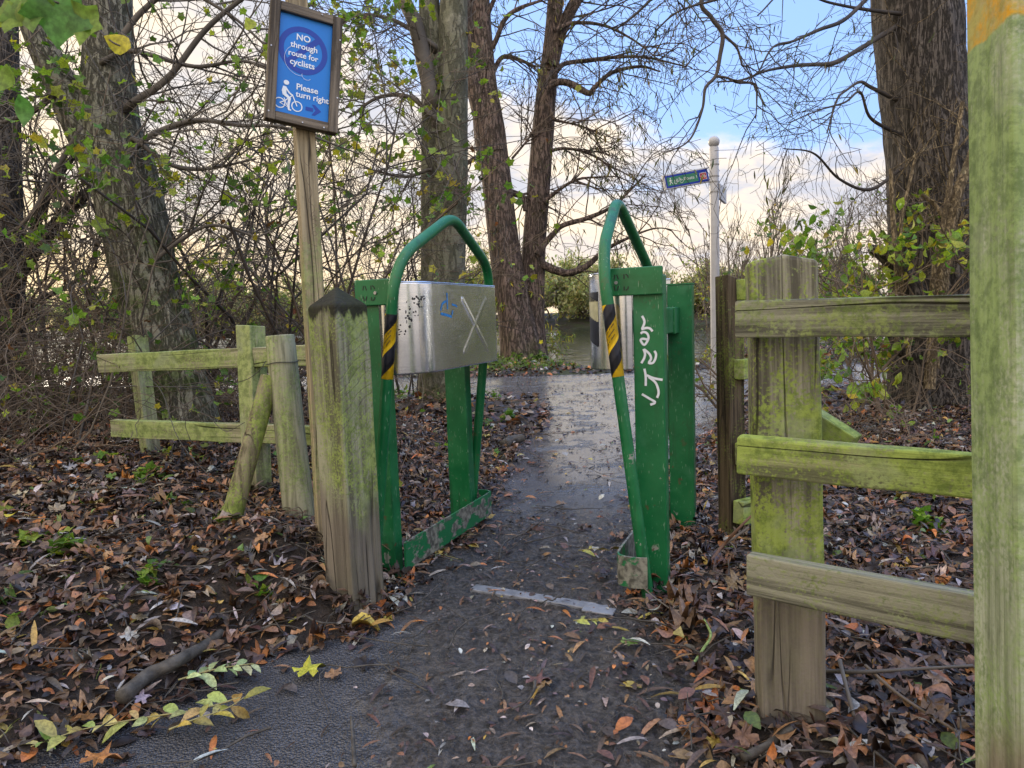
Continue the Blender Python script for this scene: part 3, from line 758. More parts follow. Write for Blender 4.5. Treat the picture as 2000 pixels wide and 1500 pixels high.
# ------------------------------------------------------------------ the two A-frame motorcycle barriers
def fillet(P, R, step):
    P = [np.asarray(p, float) for p in P]; out = [P[0]]
    for i in range(1, len(P) - 1):
        d0 = P[i - 1] - P[i]; d1 = P[i + 1] - P[i]; l0, l1 = np.linalg.norm(d0), np.linalg.norm(d1); t = min(R[i], l0 * .45, l1 * .45)
        if t < 1e-4: out.append(P[i]); continue
        a, b = P[i] + d0 / l0 * t, P[i] + d1 / l1 * t
        for u_ in np.linspace(0, 1, 13): out.append(a * (1 - u_) ** 2 + P[i] * 2 * u_ * (1 - u_) + b * u_ * u_)
    out.append(P[-1]); res = [out[0]]
    for p, q_ in zip(out[:-1], out[1:]):
        m_ = max(1, int(np.linalg.norm(q_ - p) / (step * 2)))
        res += [p + (q_ - p) * k / m_ for k in range(1, m_ + 1)]
    return res
def barrier(name, base, side, yaw, label, lean, apex, bend_z, worn, PL):
    yw = math.radians(yaw); A = V3(math.sin(yw), math.cos(yw), 0); Pd = V3(math.cos(yw), -math.sin(yw), 0) * side
    def q(a, p, z): return base + A * a + Pd * p + ZUP * z
    t = thing(name, base, label, 'barrier', 'green steel cycle barriers')
    G_ = M['green']; X_, R_ = PL['rear'], PL['end']
    mb = MB(); mb.box(q(0, 0, .43), Pd * .048, A * .026, ZUP * .58); fp = mb.build('post', G_, t, None, False, .004)
    mb = MB(); mb.box(q(X_, 0, .42), Pd * .048, A * .026, ZUP * .575); rp_ = mb.build('post', G_, t, None, False, .004)
    for ob, aa, zz in ((rp_, X_, .995),):
        cap = MB(); cap.box(q(aa, 0, zz + .003), Pd * .050, A * .028, ZUP * .003); cap.build('end_cap', G_, ob)
    # cross brackets between post and steel wing
    for aa, zz in ((.10, .86), (X_ - .08, .86)):
        mb = MB(); mb.box(q(aa, .03, zz), Pd * .03, A * .05, ZUP * .05); mb.build('bracket', M['green_worn'], t, None, False, .003)
    mb = MB(); mb.box(q(X_ / 2, .02, .86), Pd * .012, A * (X_ / 2 - .03), ZUP * .045); mb.build('tie_bar', G_, t, None, False, .003)
    # stamped top plate across the front
    mb = MB(); mb.box(q(-.036, PL['kb'] - .048, .992), Pd * PL['kb'], A * .005, ZUP * .043); tp = mb.build('top_plate', G_, t, None, False, .003)
    nA = -A; fr = (q(-.0412, PL['kb'] - .048, .992), Pd * side, ZUP, nA); sg = side
    def stamp(x, y, k=1.0):
        L = []
        for dx, dy in ((0, .010), (0, -.014)):
            s1 = 1 if dy > 0 else -1
            L += [ribbon([(x - .024, y + dy - s1 * .002), (x - .021, y + dy + s1 * .013)][::s1], .0036), ribbon([(x - .010, y + dy - s1 * .002), (x - .015, y + dy + s1 * .013)][::s1], .0036)]
            L += [ribbon([(x + .008, y + dy - .001), (x + .008, y + dy + s1 * .013)][::s1], .0036), ribbon([(x + .013, y + dy + s1 * .013), (x + .020, y + dy + s1 * .008), (x + .021, y + dy + s1 * .001)][::s1], .0036)]
        return L
    flat_mark('cut_letters', stamp(*PL['stamp']), fr, M['black_ink'], tp)
    mb = MB(); mb.tube([q(-.041, PL['bolt'], .990), q(-.046, PL['bolt'], .990)], .0055, 10); mb.build('bolt', M['screw'], tp)
    # stainless wing: folded sheet
    pf, rad, a0 = PL['p'], PL['rad'], -.028
    sec = [(a0, .05)]
    for k in range(15):
        th = math.pi / 2 * k / 14; sec.append((a0 + rad - rad * math.cos(th), pf - rad + rad * math.sin(th)))
    sec += [(a0 + rad + (R_ - .03 - a0 - rad) * k / 16, pf) for k in range(1, 17)]
    for k in range(1, 7):
        th = math.pi / 2 * k / 6; sec.append((R_ - .03 + .03 * math.sin(th), pf - .03 + .03 * math.cos(th)))
    sec.append((R_, .05))
    z0, z1 = .715, 1.022; cx0, cx1, cz0, cz1 = R_ - .33, R_ - .12, z0 + .055, z1 - .055
    rows = 60; vs = []; n_ = len(sec)
    # refine the flat stretch for the pressed X
    fine = []
    for (a, b), (c, d) in zip(sec[:-1], sec[1:]):
        m_ = 8 if (b == pf and d == pf) else 1
        for j in range(m_): fine.append((a + (c - a) * j / m_, b + (d - b) * j / m_))
    fine.append(sec[-1]); n_ = len(fine)
    for i in range(rows + 1):
        z = z0 + (z1 - z0) * i / rows
        for a, p in fine:
            dp = 0
            if p > pf - 1e-6 and cx0 - .01 < a < cx1 + .01 and cz0 - .01 < z < cz1 + .01:
                fx = (a - cx0) / (cx1 - cx0); fz = (z - cz0) / (cz1 - cz0)
                d1 = abs(fx - fz) * .14; d2 = abs(fx - (1 - fz)) * .14
                if -.03 < fx < 1.03 and -.03 < fz < 1.03:
                    dp = max(.0020 * max(0, 1 - d2 / .013), .0012 * max(0, 1 - d1 / .013))
            vs.append(q(a, p + dp, z))
    mb = MB(); f_ = [(i * n_ + j, i * n_ + j + 1, (i + 1) * n_ + j + 1, (i + 1) * n_ + j) for i in range(rows) for j in range(n_ - 1)]
    mb.add(vs, f_ if side < 0 else [f[::-1] for f in f_])
    wing = mb.build('steel_wing', M['steel'], t, None, True)
    so = wing.modifiers.new('sheet', 'SOLIDIFY'); so.thickness = .0025; so.offset = -1
    rim = MB(); rim.tube([q(a, p, z1) for a, p in fine], .0035, 8); rim.build('rolled_edge', M['steel'], wing, None, True)
    # hoop
    aa, az = apex; rz = PL['rz']
    hp = [(-.094, 0, -.1), (-.094, 0, 0), (-.094, bend_z * lean, bend_z), (aa, az * lean, az), (X_ + .05, rz * lean, rz), (X_ + .066, 0, 0), (X_ + .066, 0, -.1)]
    hr = [0, 0, .13, .075, .11, 0, 0]
    pts = fillet([q(*h) for h in hp], [r_ for r_ in hr], .012)
    mb = MB(); mb.tube(pts, .0188, 24); hoop = mb.build('hoop', M['green_worn'] if worn else M['green'], t, None, True)
    # spiral hazard tape round the front leg
    tz0, tz1 = PL['tape']; c0 = q(-.094, tz0 * lean, tz0); c1 = q(-.094, tz1 * lean, tz1); TX, TY, TZ = basis(c1 - c0, Pd * side); LL = np.linalg.norm(c1 - c0)
    na, nl = 40, 60; pitch = .135
    Yl, Bk = MB(), MB()
    for i in range(nl):
        for j in range(na):
            th = 2 * math.pi * (j + .5) / na
            def ph(th_, zz): return ((zz - PL['tw'] * th_ / (2 * math.pi) * pitch) / pitch + PL['off']) % 1
            # cells cut along the spiral: corner heights follow the stripe
            c_ = []
            for jj, ii in ((j, i), (j + 1, i), (j + 1, i + 1), (j, i + 1)):
                tq = 2 * math.pi * jj / na; zq = LL * ii / nl + PL['tw'] * tq / (2 * math.pi) * pitch
                zq = ((zq) if True else 0)
                c_.append((tq, zq))
            if min(z for _, z in c_) < -pitch: continue
            yellow = ((i / nl * LL) / pitch + PL['off']) % 1 < .5
            for sh in (0, -pitch, -2 * pitch, pitch, 2 * pitch):
                cc = [(a, z + sh) for a, z in c_]
                if max(z for _, z in cc) <= 0 or min(z for _, z in cc) >= LL: continue
                if sh != 0 and not (0 <= i / nl * LL + sh < LL) is False and False: continue
                if not (sh == 0 or (min(z for _, z in cc) < LL and max(z for _, z in cc) > 0)): continue
                vs_ = [c0 + TZ * min(max(z, 0), LL) + (TX * math.cos(a) + TY * math.sin(a)) * .0194 for a, z in cc]
                key = round((sum(z for _, z in cc) / 4) * 1e5) * 1000 + j
                if key in seen_t.setdefault(name + str(side), set()): continue
                seen_t[name + str(side)].add(key)
                yl = (((i + .5) / nl * LL + sh) / pitch + PL['off']) % 1 < .5
                (Yl if yl else Bk).add(vs_, [(0, 1, 2, 3)])
    ya = Yl.build('hazard_tape', M['tape_yellow'], hoop); ya['label'] = 'yellow stripe of the hazard tape'
    ba = Bk.build('hazard_tape', M['tape_black'], hoop); ba['label'] = 'black stripe of the hazard tape'
    # kick rail near the ground: flat bar bent round both ends
    k0 = PL['ks']
    ks = [(-.125 + k0, -.005), (-.132 + k0, .035), (-.128 + k0, .065), (-.115 + k0, .085), (-.095 + k0, .094)]
    ks += [(-.095 + k0 + (X_ + .085 + .095 - k0) * k / 14, .096) for k in range(1, 14)] + [(X_ + .085, .092), (X_ + .1, .07), (X_ + .1, .03)]
    if side > 0: ks = [(-.04, .096), (-.03, .096)] + ks[5:]
    mb = MB(); k_ = len(ks); vs = []
    for z in (.048, .146):
        vs += [q(a, p, z) for a, p in ks]
    mb.add(vs, [(j, j + 1, k_ + j + 1, k_ + j) if side < 0 else (j + 1, j, k_ + j, k_ + j + 1) for j in range(k_ - 1)])
    kr = mb.build('kick_rail', M['kick'] if side < 0 else M['kick_green'], t, None, False); so = kr.modifiers.new('bar', 'SOLIDIFY'); so.thickness = .007; so.offset = 0
    return t, q, A, Pd, fp, wing, hoop, tp
seen_t = {}
BL_ = on_ground(759, 1127); BR_ = on_ground(1278, 1150)
L_ = barrier('cycle_barrier', BL_, 1, 22.5, 'green steel cycle barrier with a crossed stainless wing, behind the square gatepost', .135, (.275, 1.265), 1.085, False,
    dict(ks=.09, kb=.070, rear=.60, end=.665, p=.165, rad=.13, stamp=(-.012, .0), bolt=.035, rz=1.09, tape=(.71, .918), tw=1, off=.12))
R_ = barrier('cycle_barrier', BR_, -1, 22.5, 'green steel cycle barrier with white marker graffiti down its front post', .118, (.22, 1.285), 1.075, True,
    dict(ks=.0, kb=.090, rear=.60, end=.665, p=.215, rad=.12, stamp=(-.036, .0), bolt=.095, rz=1.05, tape=(.702, .922), tw=1, off=.10))
# graffiti strokes on the right front post
t, q, A, Pd, fp, wing, hoop, tp = R_
go_ = q(-.0262, 0, .5); gn = -A
K = lambda *pts: [(1200 + x / 6.25, 580 + y / 6.25) for x, y in pts]
trace('graffiti', [K((338, 232), (362, 275), (366, 320), (340, 385)), K((330, 395), (390, 378), (435, 385), (466, 420)),
    K((322, 448), (350, 428), (395, 440), (418, 490), (400, 545), (362, 585), (322, 530), (345, 510), (410, 520)),
    K((356, 635), (375, 690), (365, 745), (330, 808)), K((362, 638), (425, 690), (450, 750), (420, 805), (475, 800), (505, 740), (508, 690), (488, 658)),
    K((368, 875), (384, 970), (384, 1085)), K((395, 955), (480, 990), (590, 1012)), K((420, 975), (500, 1040), (535, 1120), (540, 1180), (522, 1230)),
    K((338, 1185), (430, 1240), (500, 1285), (440, 1315))], go_, gn, M['graffiti'], fp, .0074, .0012)
# torn tape on the right wing's nose, blue ink and black residue on the left wing
flat_m = lambda nm, poly_, o, nn, mat, par: trace(nm, poly_, o, nn, mat, par, .006)
t2, q2, A2, Pd2, fp2, wing2, hoop2, tp2 = L_
wo = q2(.3, .165, .86); wn = Pd2
J = lambda *pts: [(740 + x / 7.5, 540 + y / 7.5) for x, y in pts]
trace('blue_scribble', [J((985, 240), (990, 330), (995, 480)), J((975, 360), (920, 400), (895, 500)), J((895, 545), (960, 560), (1060, 590)), J((1060, 410), (1120, 430), (1130, 450)), J((1070, 500), (1060, 560))], wo, wn, M['blue_ink'], wing2, [.008, .008, .009, .007, .008], .0032)
mb = MB(); rs = np.random.default_rng(3)
for k in range(46):
    tz = rs.uniform(0, 1); th = math.radians(30 + 34 * (1 - tz) + rs.normal() * 5); z = .995 - .02 - (1 - (1 - tz)) * .0 - tz * .13
    th = math.radians(62 - 30 * tz + rs.normal() * 7)
    a = -.028 + .13 - .1308 * math.cos(th); p = .035 + .1308 * math.sin(th)
    nn = -A2 * math.cos(th) + Pd2 * math.sin(th); ex = A2 * math.sin(th) + Pd2 * math.cos(th)
    c = q2(a, p, z) ; s1, s2 = rs.uniform(.002, .006), rs.uniform(.002, .007)
    mb.add([c + nn * .0032 + ex * s1 * math.cos(x) * rs.uniform(.5, 1.1) + ZUP * s2 * math.sin(x) * rs.uniform(.5, 1.1) for x in np.arange(6) * math.pi / 3], [tuple(range(6))])
mb.build('torn_sticker', M['black_ink'], wing2)
# hazard sticker on the right wing nose
for nm, col, zs in (('torn_sticker', 'tape_black', [(.935, .965), (.79, .87)]), ('torn_sticker', 'tape_pale', [(.87, .935)])):
    for za, zb in zs:
        mb = MB()
        for k in range(6):
            th0, th1 = math.radians(34 + 5 * k), math.radians(39 + 5 * k)
            vs = []
            for th, z in ((th0, za), (th1, za), (th1, zb), (th0, zb)):
                a = -.028 + .12 - .1236 * math.cos(th); p = .095 + .1236 * math.sin(th)
                vs.append(q(a, p, z + (th - th0) * .0 + (k * .004 if col == 'tape_pale' or zb < .9 else 0)))
            mb.add(vs, [(0, 1, 2, 3)])
        mb.build(nm, M[col], wing)
# tiny print on the tapes (unreadable rows of marks)
for (tt, qq, AA, PP, ff, ww, hh, pp), lean, zc in ((L_, .135, .850), (R_, .118, .848)):
    mb = MB(); rs = np.random.default_rng(5)
    for row in range(3):
        for k in range(11):
            th = -.75 + k * .14; z = zc - .016 * row + th * .023
            sd = 1 if PP[0] > 0 else -1
            nn = -AA * math.cos(th) + PP * sd * math.sin(th); ex = AA * math.sin(th) + PP * sd * math.cos(th)
            c = qq(-.094, z * lean, z) + nn * .0199
            h = rs.uniform(.0016, .003)
            if rs.random() < .85: mb.add([c - ex * .0011 - ZUP * h, c + ex * .0009 - ZUP * h, c + ex * .0011 + ZUP * h, c - ex * .0009 + ZUP * h], [(0, 1, 2, 3)])
    mb.build('small_print', M['black_ink'], hh)

# ------------------------------------------------------------------ threshold strip in the gap
a_, b_ = on_ground(925, 1152), on_ground(1188, 1192)
o, _ = beam('threshold_strip', a_ + ZUP * .001, b_ - ZUP * .002, .048, .022, V3(.2, 1, 0), M['plank'], None, .003, .002, 14)
tag(o, 'flat grey strip sunk in the mud across the gap between the two barriers', 'strip')
a_, b_ = on_ground(1140, 1192), on_ground(1200, 1200)
o, _ = beam('metal_plate', a_ + ZUP * .007, b_ + ZUP * .005, .045, .008, V3(.2, 1, 0), M['plank'], None, .002, .001, 4)
tag(o, 'small loose grey plate lying at the end of the strip by the graffitied barrier', 'plate')

# ------------------------------------------------------------------ three-rail fence on the right
pb = on_ground(1547, 1418); ptop = at(1525, 500, 1.47)
rf = thing('rail_fence', pb, 'bright green and grey three-rail fence with a broad flat-topped post, running to the marker post', 'fence')
rdir = at(1900, 920, 1.235) - at(1470, 887, 1.475); rdir[2] = 0; rdir /= np.linalg.norm(rdir); rn = np.cross(rdir, ZUP)
if rn @ (CAM - pb) < 0: rn = -rn
pdir = V3(.985, -.17, 0)
beam('post', pb - ZUP * .15, ptop, .134, .075, pdir, M['right_post'], rf, .008, .0025, 20, top=lambda x, y: -.010 * max(0, -x / .067) ** 2 - .016 * max(0, (x - .045) / .022) ** 2 + .003 * math.sin(x * 90))
RL = [(((1440, 624), 1.455), ((1985, 613), 1.195), .072, 'rail_grey', 'grey weathered top rail'), (((1444, 886), 1.455), ((1985, 938), 1.185), .077, 'rail_green', 'bright green algae-covered middle rail'), (((1463, 1118), 1.455), ((1985, 1222), 1.19), .085, 'rail_grey', 'cracked grey bottom rail')]
rails = []
for (p0, d0), (p1, d1), h_, mt, lb in RL:
    o, frm = beam('rail', at(*p0, d0 - .01), at(*p1, d1 - .01), h_, .034, ZUP, M[mt], rf, .004, .0022, 20); o['label'] = lb
    rails.append((o, frm))
for (o, frm), pxs in zip(rails, ([(1558, 614)], [(1457, 890), (1561, 886)], [(1489, 1128)])):
    X_, Y_, Z_, L__ = frm; fo_ = world_loc(o); nn = Y_ if Y_ @ (CAM - fo_) > 0 else -Y_
    for px, py in pxs:
        c = on_face(px, py, fo_ + nn * .0178, nn)
        mb = MB(); mb.tube([c - nn * .006, c + nn * .004, c + nn * .0055], [.0088, .0088, .006], 12); mb.build('nail', M['nail'], o)
beam('brace', at(1560, 800, 1.60), at(1668, 868, 1.52), .045, .04, ZUP, M['rail_green'], rf, .003, .002, 6)
mp0 = on_ground(2043, 1890); mtop = at(1990, -120, 1.03)
o, _ = beam('marker_post', mp0 - ZUP * .05, at(2013, -90, 1.0), .118, .118, V3(.99, -.12, 0), M['marker_wood'], None, .008, .001, 18)
tag(o, 'tall pale green marker post with an orange painted top ending the three-rail fence', 'post')
c = at(1973, 437, .940); mb = MB(); mb.tube([c, c + (CAM - c) * .004], .0045, 10); mb.build('nail', M['nail'], o)

# ------------------------------------------------------------------ dark corner post with rails seen end on
db = on_ground(1431, 1070); dt = at(1424, 538, 2.64)
df = thing('rail_fence', db, 'dark narrow fence post with four green rail ends beside the white fingerpost', 'fence')
beam('post', db - ZUP * .1, dt, .072, .075, V3(.93, .37, 0), M['dark_wood'], df, .004, .0015, 14, top=lambda x, y: -.32 * (x + .036) * .9)
RD = V3(.80, .60, 0)
for px, py, h_, tl_ in ((1444, 566, .075, .0), (1443, 722, .072, .0), (1445, 888, .085, .01), (1442, 1002, .085, -.02)):
    a_ = at(px, py, 2.60); beam('rail', a_, a_ + RD * .42 + ZUP * tl_, h_, .045, ZUP, M['rail_green'], df, .003, .002, 14)

# ------------------------------------------------------------------ white fingerpost
wb = on_ground(1398, 772); wt = at(1398, 300, np.dot(wb - CAM, FW)); dW = np.dot(wb - CAM, FW)
fpost = thing('fingerpost', wb, 'white fingerpost with a ball top and a green and blue route arm', 'signpost')
wt = wb + ZUP * np.linalg.norm(wt - wb)
mb = MB(); mb.tube([wb - ZUP * .1, wb + (wt - wb) * .5, wt - ZUP * .008, wt], [.047, .046, .046, .043], 28); pole = mb.build('pole', M['white_paint'], fpost, None, True)
pole.modifiers.new('es', 'EDGE_SPLIT').split_angle = .8
bc = wt + ZUP * .052
mb = MB(); mb.tube([bc + ZUP * .057 * math.sin(t) for t in np.linspace(-1.45, 1.5, 16)], [.057 * math.cos(t) for t in np.linspace(-1.45, 1.5, 16)], 26); mb.build('ball_finial', M['white_paint'], fpost, None, True)
c = [at(1295.5, 343, dW - .12), at(1382, 327.5, dW), at(1381.6, 356, dW), at(1296, 372, dW - .12)]
fu = (c[1] + c[2] - c[0] - c[3]); aw = np.linalg.norm(fu) / 2; fu /= np.linalg.norm(fu); fv = c[0] + c[1] - c[2] - c[3]; ahh = np.linalg.norm(fv) / 2; fv -= fu * (fv @ fu); fv /= np.linalg.norm(fv); fnn = np.cross(fu, fv); fc = sum(c) / 4
mb = MB(); mb.box(fc, fu * aw / 2, fv * ahh / 2, fnn * .018); arm = mb.build('sign_arm', M['white_paint'], fpost, None, False, .003)
def FS(a, b): return ((a - .5) * aw, (.5 - b) * ahh)
ff = (fc + fnn * .018, fu, fv, fnn)
flat_mark('blue_field', [poly(FS(.03, .93), FS(.995, .93), FS(.995, .09), FS(.03, .09))], ff, M['arm_blue'], arm, .001)
flat_mark('green_field', [poly(FS(.065, .80), FS(.76, .80), FS(.76, .22), FS(.065, .22))], ff, M['arm_green'], arm, .002)
flat_mark('badge_border', [poly(FS(.80, .78), FS(.955, .78), FS(.955, .30), FS(.80, .30))], ff, M['arm_white'], arm, .002)
flat_mark('red_badge', [poly(FS(.81, .745), FS(.945, .745), FS(.945, .335), FS(.81, .335))], ff, M['arm_red'], arm, .003)
def FT(s, a, b, w): q_ = FS(a, b); return (s, q_[0], q_[1], w * aw)
text_mark('lettering', [FT('Route 1', .585, .60, .29)], ff, M['arm_white'], arm, .004, .0)
text_mark('route_number', [FT('46', .878, .66, .105)], ff, M['arm_white'], arm, .004, .004)
fq = lambda *z: [FS(*p) for p in z]
flat_mark('cycle_symbol', [ring(*FS(.25, .60), .036 * aw, .008 * aw, 20), ring(*FS(.38, .60), .036 * aw, .008 * aw, 20), ribbon(fq((.25, .60), (.285, .44), (.355, .44), (.315, .60), (.25, .60)), .008 * aw), ribbon(fq((.315, .60), (.28, .40)), .008 * aw), ribbon(fq((.38, .60), (.35, .36), (.33, .36)), .008 * aw)], ff, M['arm_white'], arm, .003)
flat_mark('walker_symbol', [disc(*FS(.145, .31), .012 * aw), ribbon(fq((.14, .38), (.14, .52)), .022 * aw), ribbon(fq((.14, .52), (.115, .72)), .013 * aw), ribbon(fq((.145, .52), (.175, .70)), .013 * aw), ribbon(fq((.14, .40), (.105, .50)), .010 * aw), ribbon(fq((.145, .40), (.18, .50)), .010 * aw)], ff, M['arm_white'], arm, .003)
for zz in (fc + fv * ahh * .42, fc - fv * ahh * .36):
    e = zz + fu * aw * .48; k = wt + (wb - wt) * float(((wt - e) @ ZUP) / np.linalg.norm(wb - wt))
    mb = MB(); mb.tube([k - ZUP * .006, k + ZUP * .006], .051, 20); mb.tube([e, k], .006, 6); mb.build('clamp', M['grey_metal'], fpost)
# second arm, pointing away behind the pole
a0_ = at(1399, 372, dW + .02); ad = V3(.42, .9, 0) / np.linalg.norm(V3(.42, .9, 0))
mb = MB(); mb.box(a0_ + ad * .27 + V3(.02, 0, 0), ad * .22, np.cross(ad, ZUP) * .014, ZUP * .078); mb.build('sign_arm', M['grey_metal'], fpost, None, False, .003)
for dz in (-.05, .05):
    k = a0_ + ZUP * dz; kk = wt + (wb - wt) * float(((wt - k) @ ZUP) / np.linalg.norm(wb - wt))
    mb = MB(); mb.tube([kk - ZUP * .006, kk + ZUP * .006], .051, 20); mb.tube([kk, k + ad * .06], .006, 6); mb.build('clamp', M['grey_metal'], fpost)

# white depth marker standing in the lake
b0 = on_ground(1081, 668, -.42); mb = MB(); mb.tube([b0 - ZUP * .4, b0 + ZUP * .18, b0 + ZUP * .42], [.11, .11, .10], 14)
o = mb.build('buoy', M['white_paint'], None, b0, True); tag(o, 'small white marker buoy standing in the lake beside the willow', 'buoy')

# ------------------------------------------------------------------ trees and shrubs
PAL_GREEN = [(.10, .20, .025), (.17, .28, .035), (.28, .34, .04), (.07, .14, .03), (.42, .36, .04)]
PAL_YEL = [(.40, .38, .05), (.30, .34, .05), (.45, .30, .04), (.20, .25, .04)]
PAL_WILLOW = [(.06, .08, .025), (.12, .13, .03), (.20, .16, .03), (.05, .05, .02)]
PAL_DARK = [(.06, .10, .03), (.09, .15, .035), (.13, .18, .04)]

class Twigs:
    """collects twig runs (drawn as thin tapering tubes) and leaf spots"""
    def __init__(s, seed): s.r = np.random.default_rng(seed); s.runs = []; s.spots = []
    def grow(s, p, d, L, r, lev, o):
        rr = s.r; n = o.get('seg', 5); P = [np.asarray(p, float)]; d = np.asarray(d, float); d = d / np.linalg.norm(d)
        for i in range(n):
            d = d + rr.normal(0, o['wander'], 3) + ZUP * o['up'] * (1 if lev > 0 else o.get('tip', 1)); d /= np.linalg.norm(d)
            P.append(P[-1] + d * L / n)
        P = np.array(P)
        s.runs.append((P, np.linspace(r, max(r * .45, o['rmin']), n + 1), 5 if r > .008 else 3))
        if lev == 0:
            for i in range(1, n + 1):
                if rr.random() < o['leaf'] * (2.1 if mnoise.noise(Vector(P[i] * 2.1)) > .08 else .28): s.spots.append(P[i] + rr.normal(0, .01, 3))
            return
        k = o['kids'] if np.isscalar(o['kids']) else o['kids'][lev - 1]
        k = max(1, int(round(k * (.75 + .5 * rr.random()))))
        for j in range(k):
            t = rr.uniform(.25, 1.0) * n; i = min(int(t), n - 1); q = P[i] + (P[i + 1] - P[i]) * (t - i)
            T = P[i + 1] - P[i]; T /= np.linalg.norm(T)
            a = rr.normal(0, 1, 3); a -= T * (a @ T); a /= np.linalg.norm(a)
            ang = rr.uniform(*o['ang'])
            s.grow(q, T * math.cos(ang) + a * math.sin(ang), L * rr.uniform(*o['len']), max(r * o['rk'], o['rmin']), lev - 1, o)
    def along(s, line, rad, count, L, lev, o, t0=.15, t1=1.0, bias=(0, 0, 0)):
        """side twigs off a limb line"""
        line = np.asarray(line); k = len(line)
        for _ in range(count):
            t = s.r.uniform(t0, t1) * (k - 1); i = min(int(t), k - 2); q = line[i] + (line[i + 1] - line[i]) * (t - i)
            T = line[i + 1] - line[i]; T = T / (np.linalg.norm(T) + 1e-9)
            a = s.r.normal(0, 1, 3); a -= T * (a @ T); a /= np.linalg.norm(a)
            ang = s.r.uniform(*o['ang'])
            s.grow(q, T * math.cos(ang) + a * math.sin(ang) + np.array(bias), L * s.r.uniform(.55, 1.15), min(rad, max(o['rmin'], .012 * L)), lev, o)
    def build(s, name, mat, parent):
        """vectorised: runs with equal point count and sides are swept together"""
        groups = {}
        for P, R, n in s.runs: groups.setdefault((len(P), n), []).append((P, R))
        vs, loops, tot, off = [], [], [], 0
        for (k, n), L in groups.items():
            P = np.array([a for a, _ in L]); R = np.array([b for _, b in L]); N = len(P)
            T = np.gradient(P, axis=1); T /= np.linalg.norm(T, axis=2)[..., None] + 1e-12
            ref = np.where(np.abs(T[:, :1, 2:3]) < .9, np.array([0, 0, 1.0]), np.array([1.0, 0, 0])); ref = np.broadcast_to(ref, T.shape)
            a = np.cross(ref, T); a /= np.linalg.norm(a, axis=2)[..., None] + 1e-12; b = np.cross(T, a)
            an = np.arange(n) * 2 * math.pi / n
            V = P[:, :, None, :] + R[:, :, None, None] * (np.cos(an)[None, None, :, None] * a[:, :, None, :] + np.sin(an)[None, None, :, None] * b[:, :, None, :])
            vs.append(V.reshape(-1, 3))
            f = np.array([(i * n + j, i * n + (j + 1) % n, (i + 1) * n + (j + 1) % n, (i + 1) * n + j) for i in range(k - 1) for j in range(n)])
            loops.append((f[None] + (np.arange(N) * k * n + off)[:, None, None]).reshape(-1)); tot.append(np.full(N * len(f), 4)); off += N * k * n
        me = bpy.data.meshes.new(name); wl = world_loc(parent) if parent is not None else np.zeros(3)
        vs = np.concatenate(vs) - wl; loops = np.concatenate(loops); tot = np.concatenate(tot)
        me.vertices.add(len(vs)); me.vertices.foreach_set('co', vs.astype(np.float32).ravel())
        me.loops.add(len(loops)); me.loops.foreach_set('vertex_index', loops.astype(np.int32))
        me.polygons.add(len(tot)); me.polygons.foreach_set('loop_start', (np.cumsum(tot) - tot).astype(np.int32)); me.polygons.foreach_set('use_smooth', np.ones(len(tot), bool))
        me.update(); me.validate()
        return link(name, me, mat, parent, wl)
    def foliage(s, name, parent, T, size, pal, wts, per=1, tilt=.9, droop=None, spread=.02):
        S_ = np.array(s.spots)
        if len(S_) == 0: return
        S_ = np.repeat(S_, per, axis=0) + s.r.normal(0, spread, (len(S_) * per, 3))
        n_ = len(S_); sz = s.r.uniform(size[0], size[1], n_)
        if droop is not None:
            V, F = T; Rm = rotmats(n_, tilt, s.r); D = rotmats(n_, .3, s.r, np.zeros(n_))
            c_, s_ = math.cos(droop), math.sin(droop); Ry = np.array([[c_, 0, s_], [0, 1, 0], [-s_, 0, c_]])
            yaw = rotmats(n_, .35, s.r)
            Q = np.einsum('nij,kj->nki', yaw @ Ry, V) * sz[:, None, None] + S_[:, None, :]
            grp = (Q, F, pick(pal, wts, n_, s.r))
        else: grp = scatter(T, S_, sz, tilt, pick(pal, wts, n_, s.r), s.r)
        wl = world_loc(parent) if parent is not None else (0, 0, 0)
        return np_mesh(name, [grp], M['leaf'], parent, wl)

def limb_line(rows, d):
    """rows (px, py, width px[, depth]) -> world points and radii"""
    P = []; R = []
    for row in rows:
        dd = row[3] if len(row) > 3 else d
        P.append(at(row[0], row[1], dd)); R.append(row[2] / 2 * dd / FPX)
    n = max(8, len(rows) * 7)
    Q = smooth_line(np.column_stack([P, R]), n)
    return Q[:, :3], Q[:, 3]
def attach(rows, d, trunk, drop=.12):
    """branch line whose first point sits on the trunk axis"""
    l, r = limb_line(rows, d); ax = trunk[0]; i = int(np.argmin(np.linalg.norm(ax - l[0], axis=1))); s0 = ax[max(0, i - 2)] * .5 + ax[i] * .5
    n_ = 8; pre = smooth_line([s0, s0 * .45 + l[0] * .55 - ZUP * .0, l[0], l[2]], 15)[:10]
    L = np.vstack([pre, l[1:]]); R_ = np.concatenate([np.linspace(r[0] * 1.5, r[0], len(pre)), r[1:]])
    return L, R_
def ridged(amp, f, seed, fl=1.0):
    def fn(rad, a, i, k):
        x = Vector((math.cos(a) * f + seed, math.sin(a) * f, i * .10))
        return rad * (1 + amp * (mnoise.noise(x) + .6 * mnoise.noise(x * 2.3)) + (.10 * math.cos(3 * a + seed) + .07 * math.cos(5 * a + 1)) * max(0, 1 - i / (k * .28)) * fl)
    return fn
def dense(line, rad, step):
    L = np.sum(np.linalg.norm(np.diff(line, axis=0), axis=1)); n = max(8, int(L / step))
    u_ = np.linspace(0, len(line) - 1, n); i = np.arange(len(line))
    return np.column_stack([np.interp(u_, i, line[:, k]) for k in range(3)]), np.interp(u_, i, rad)
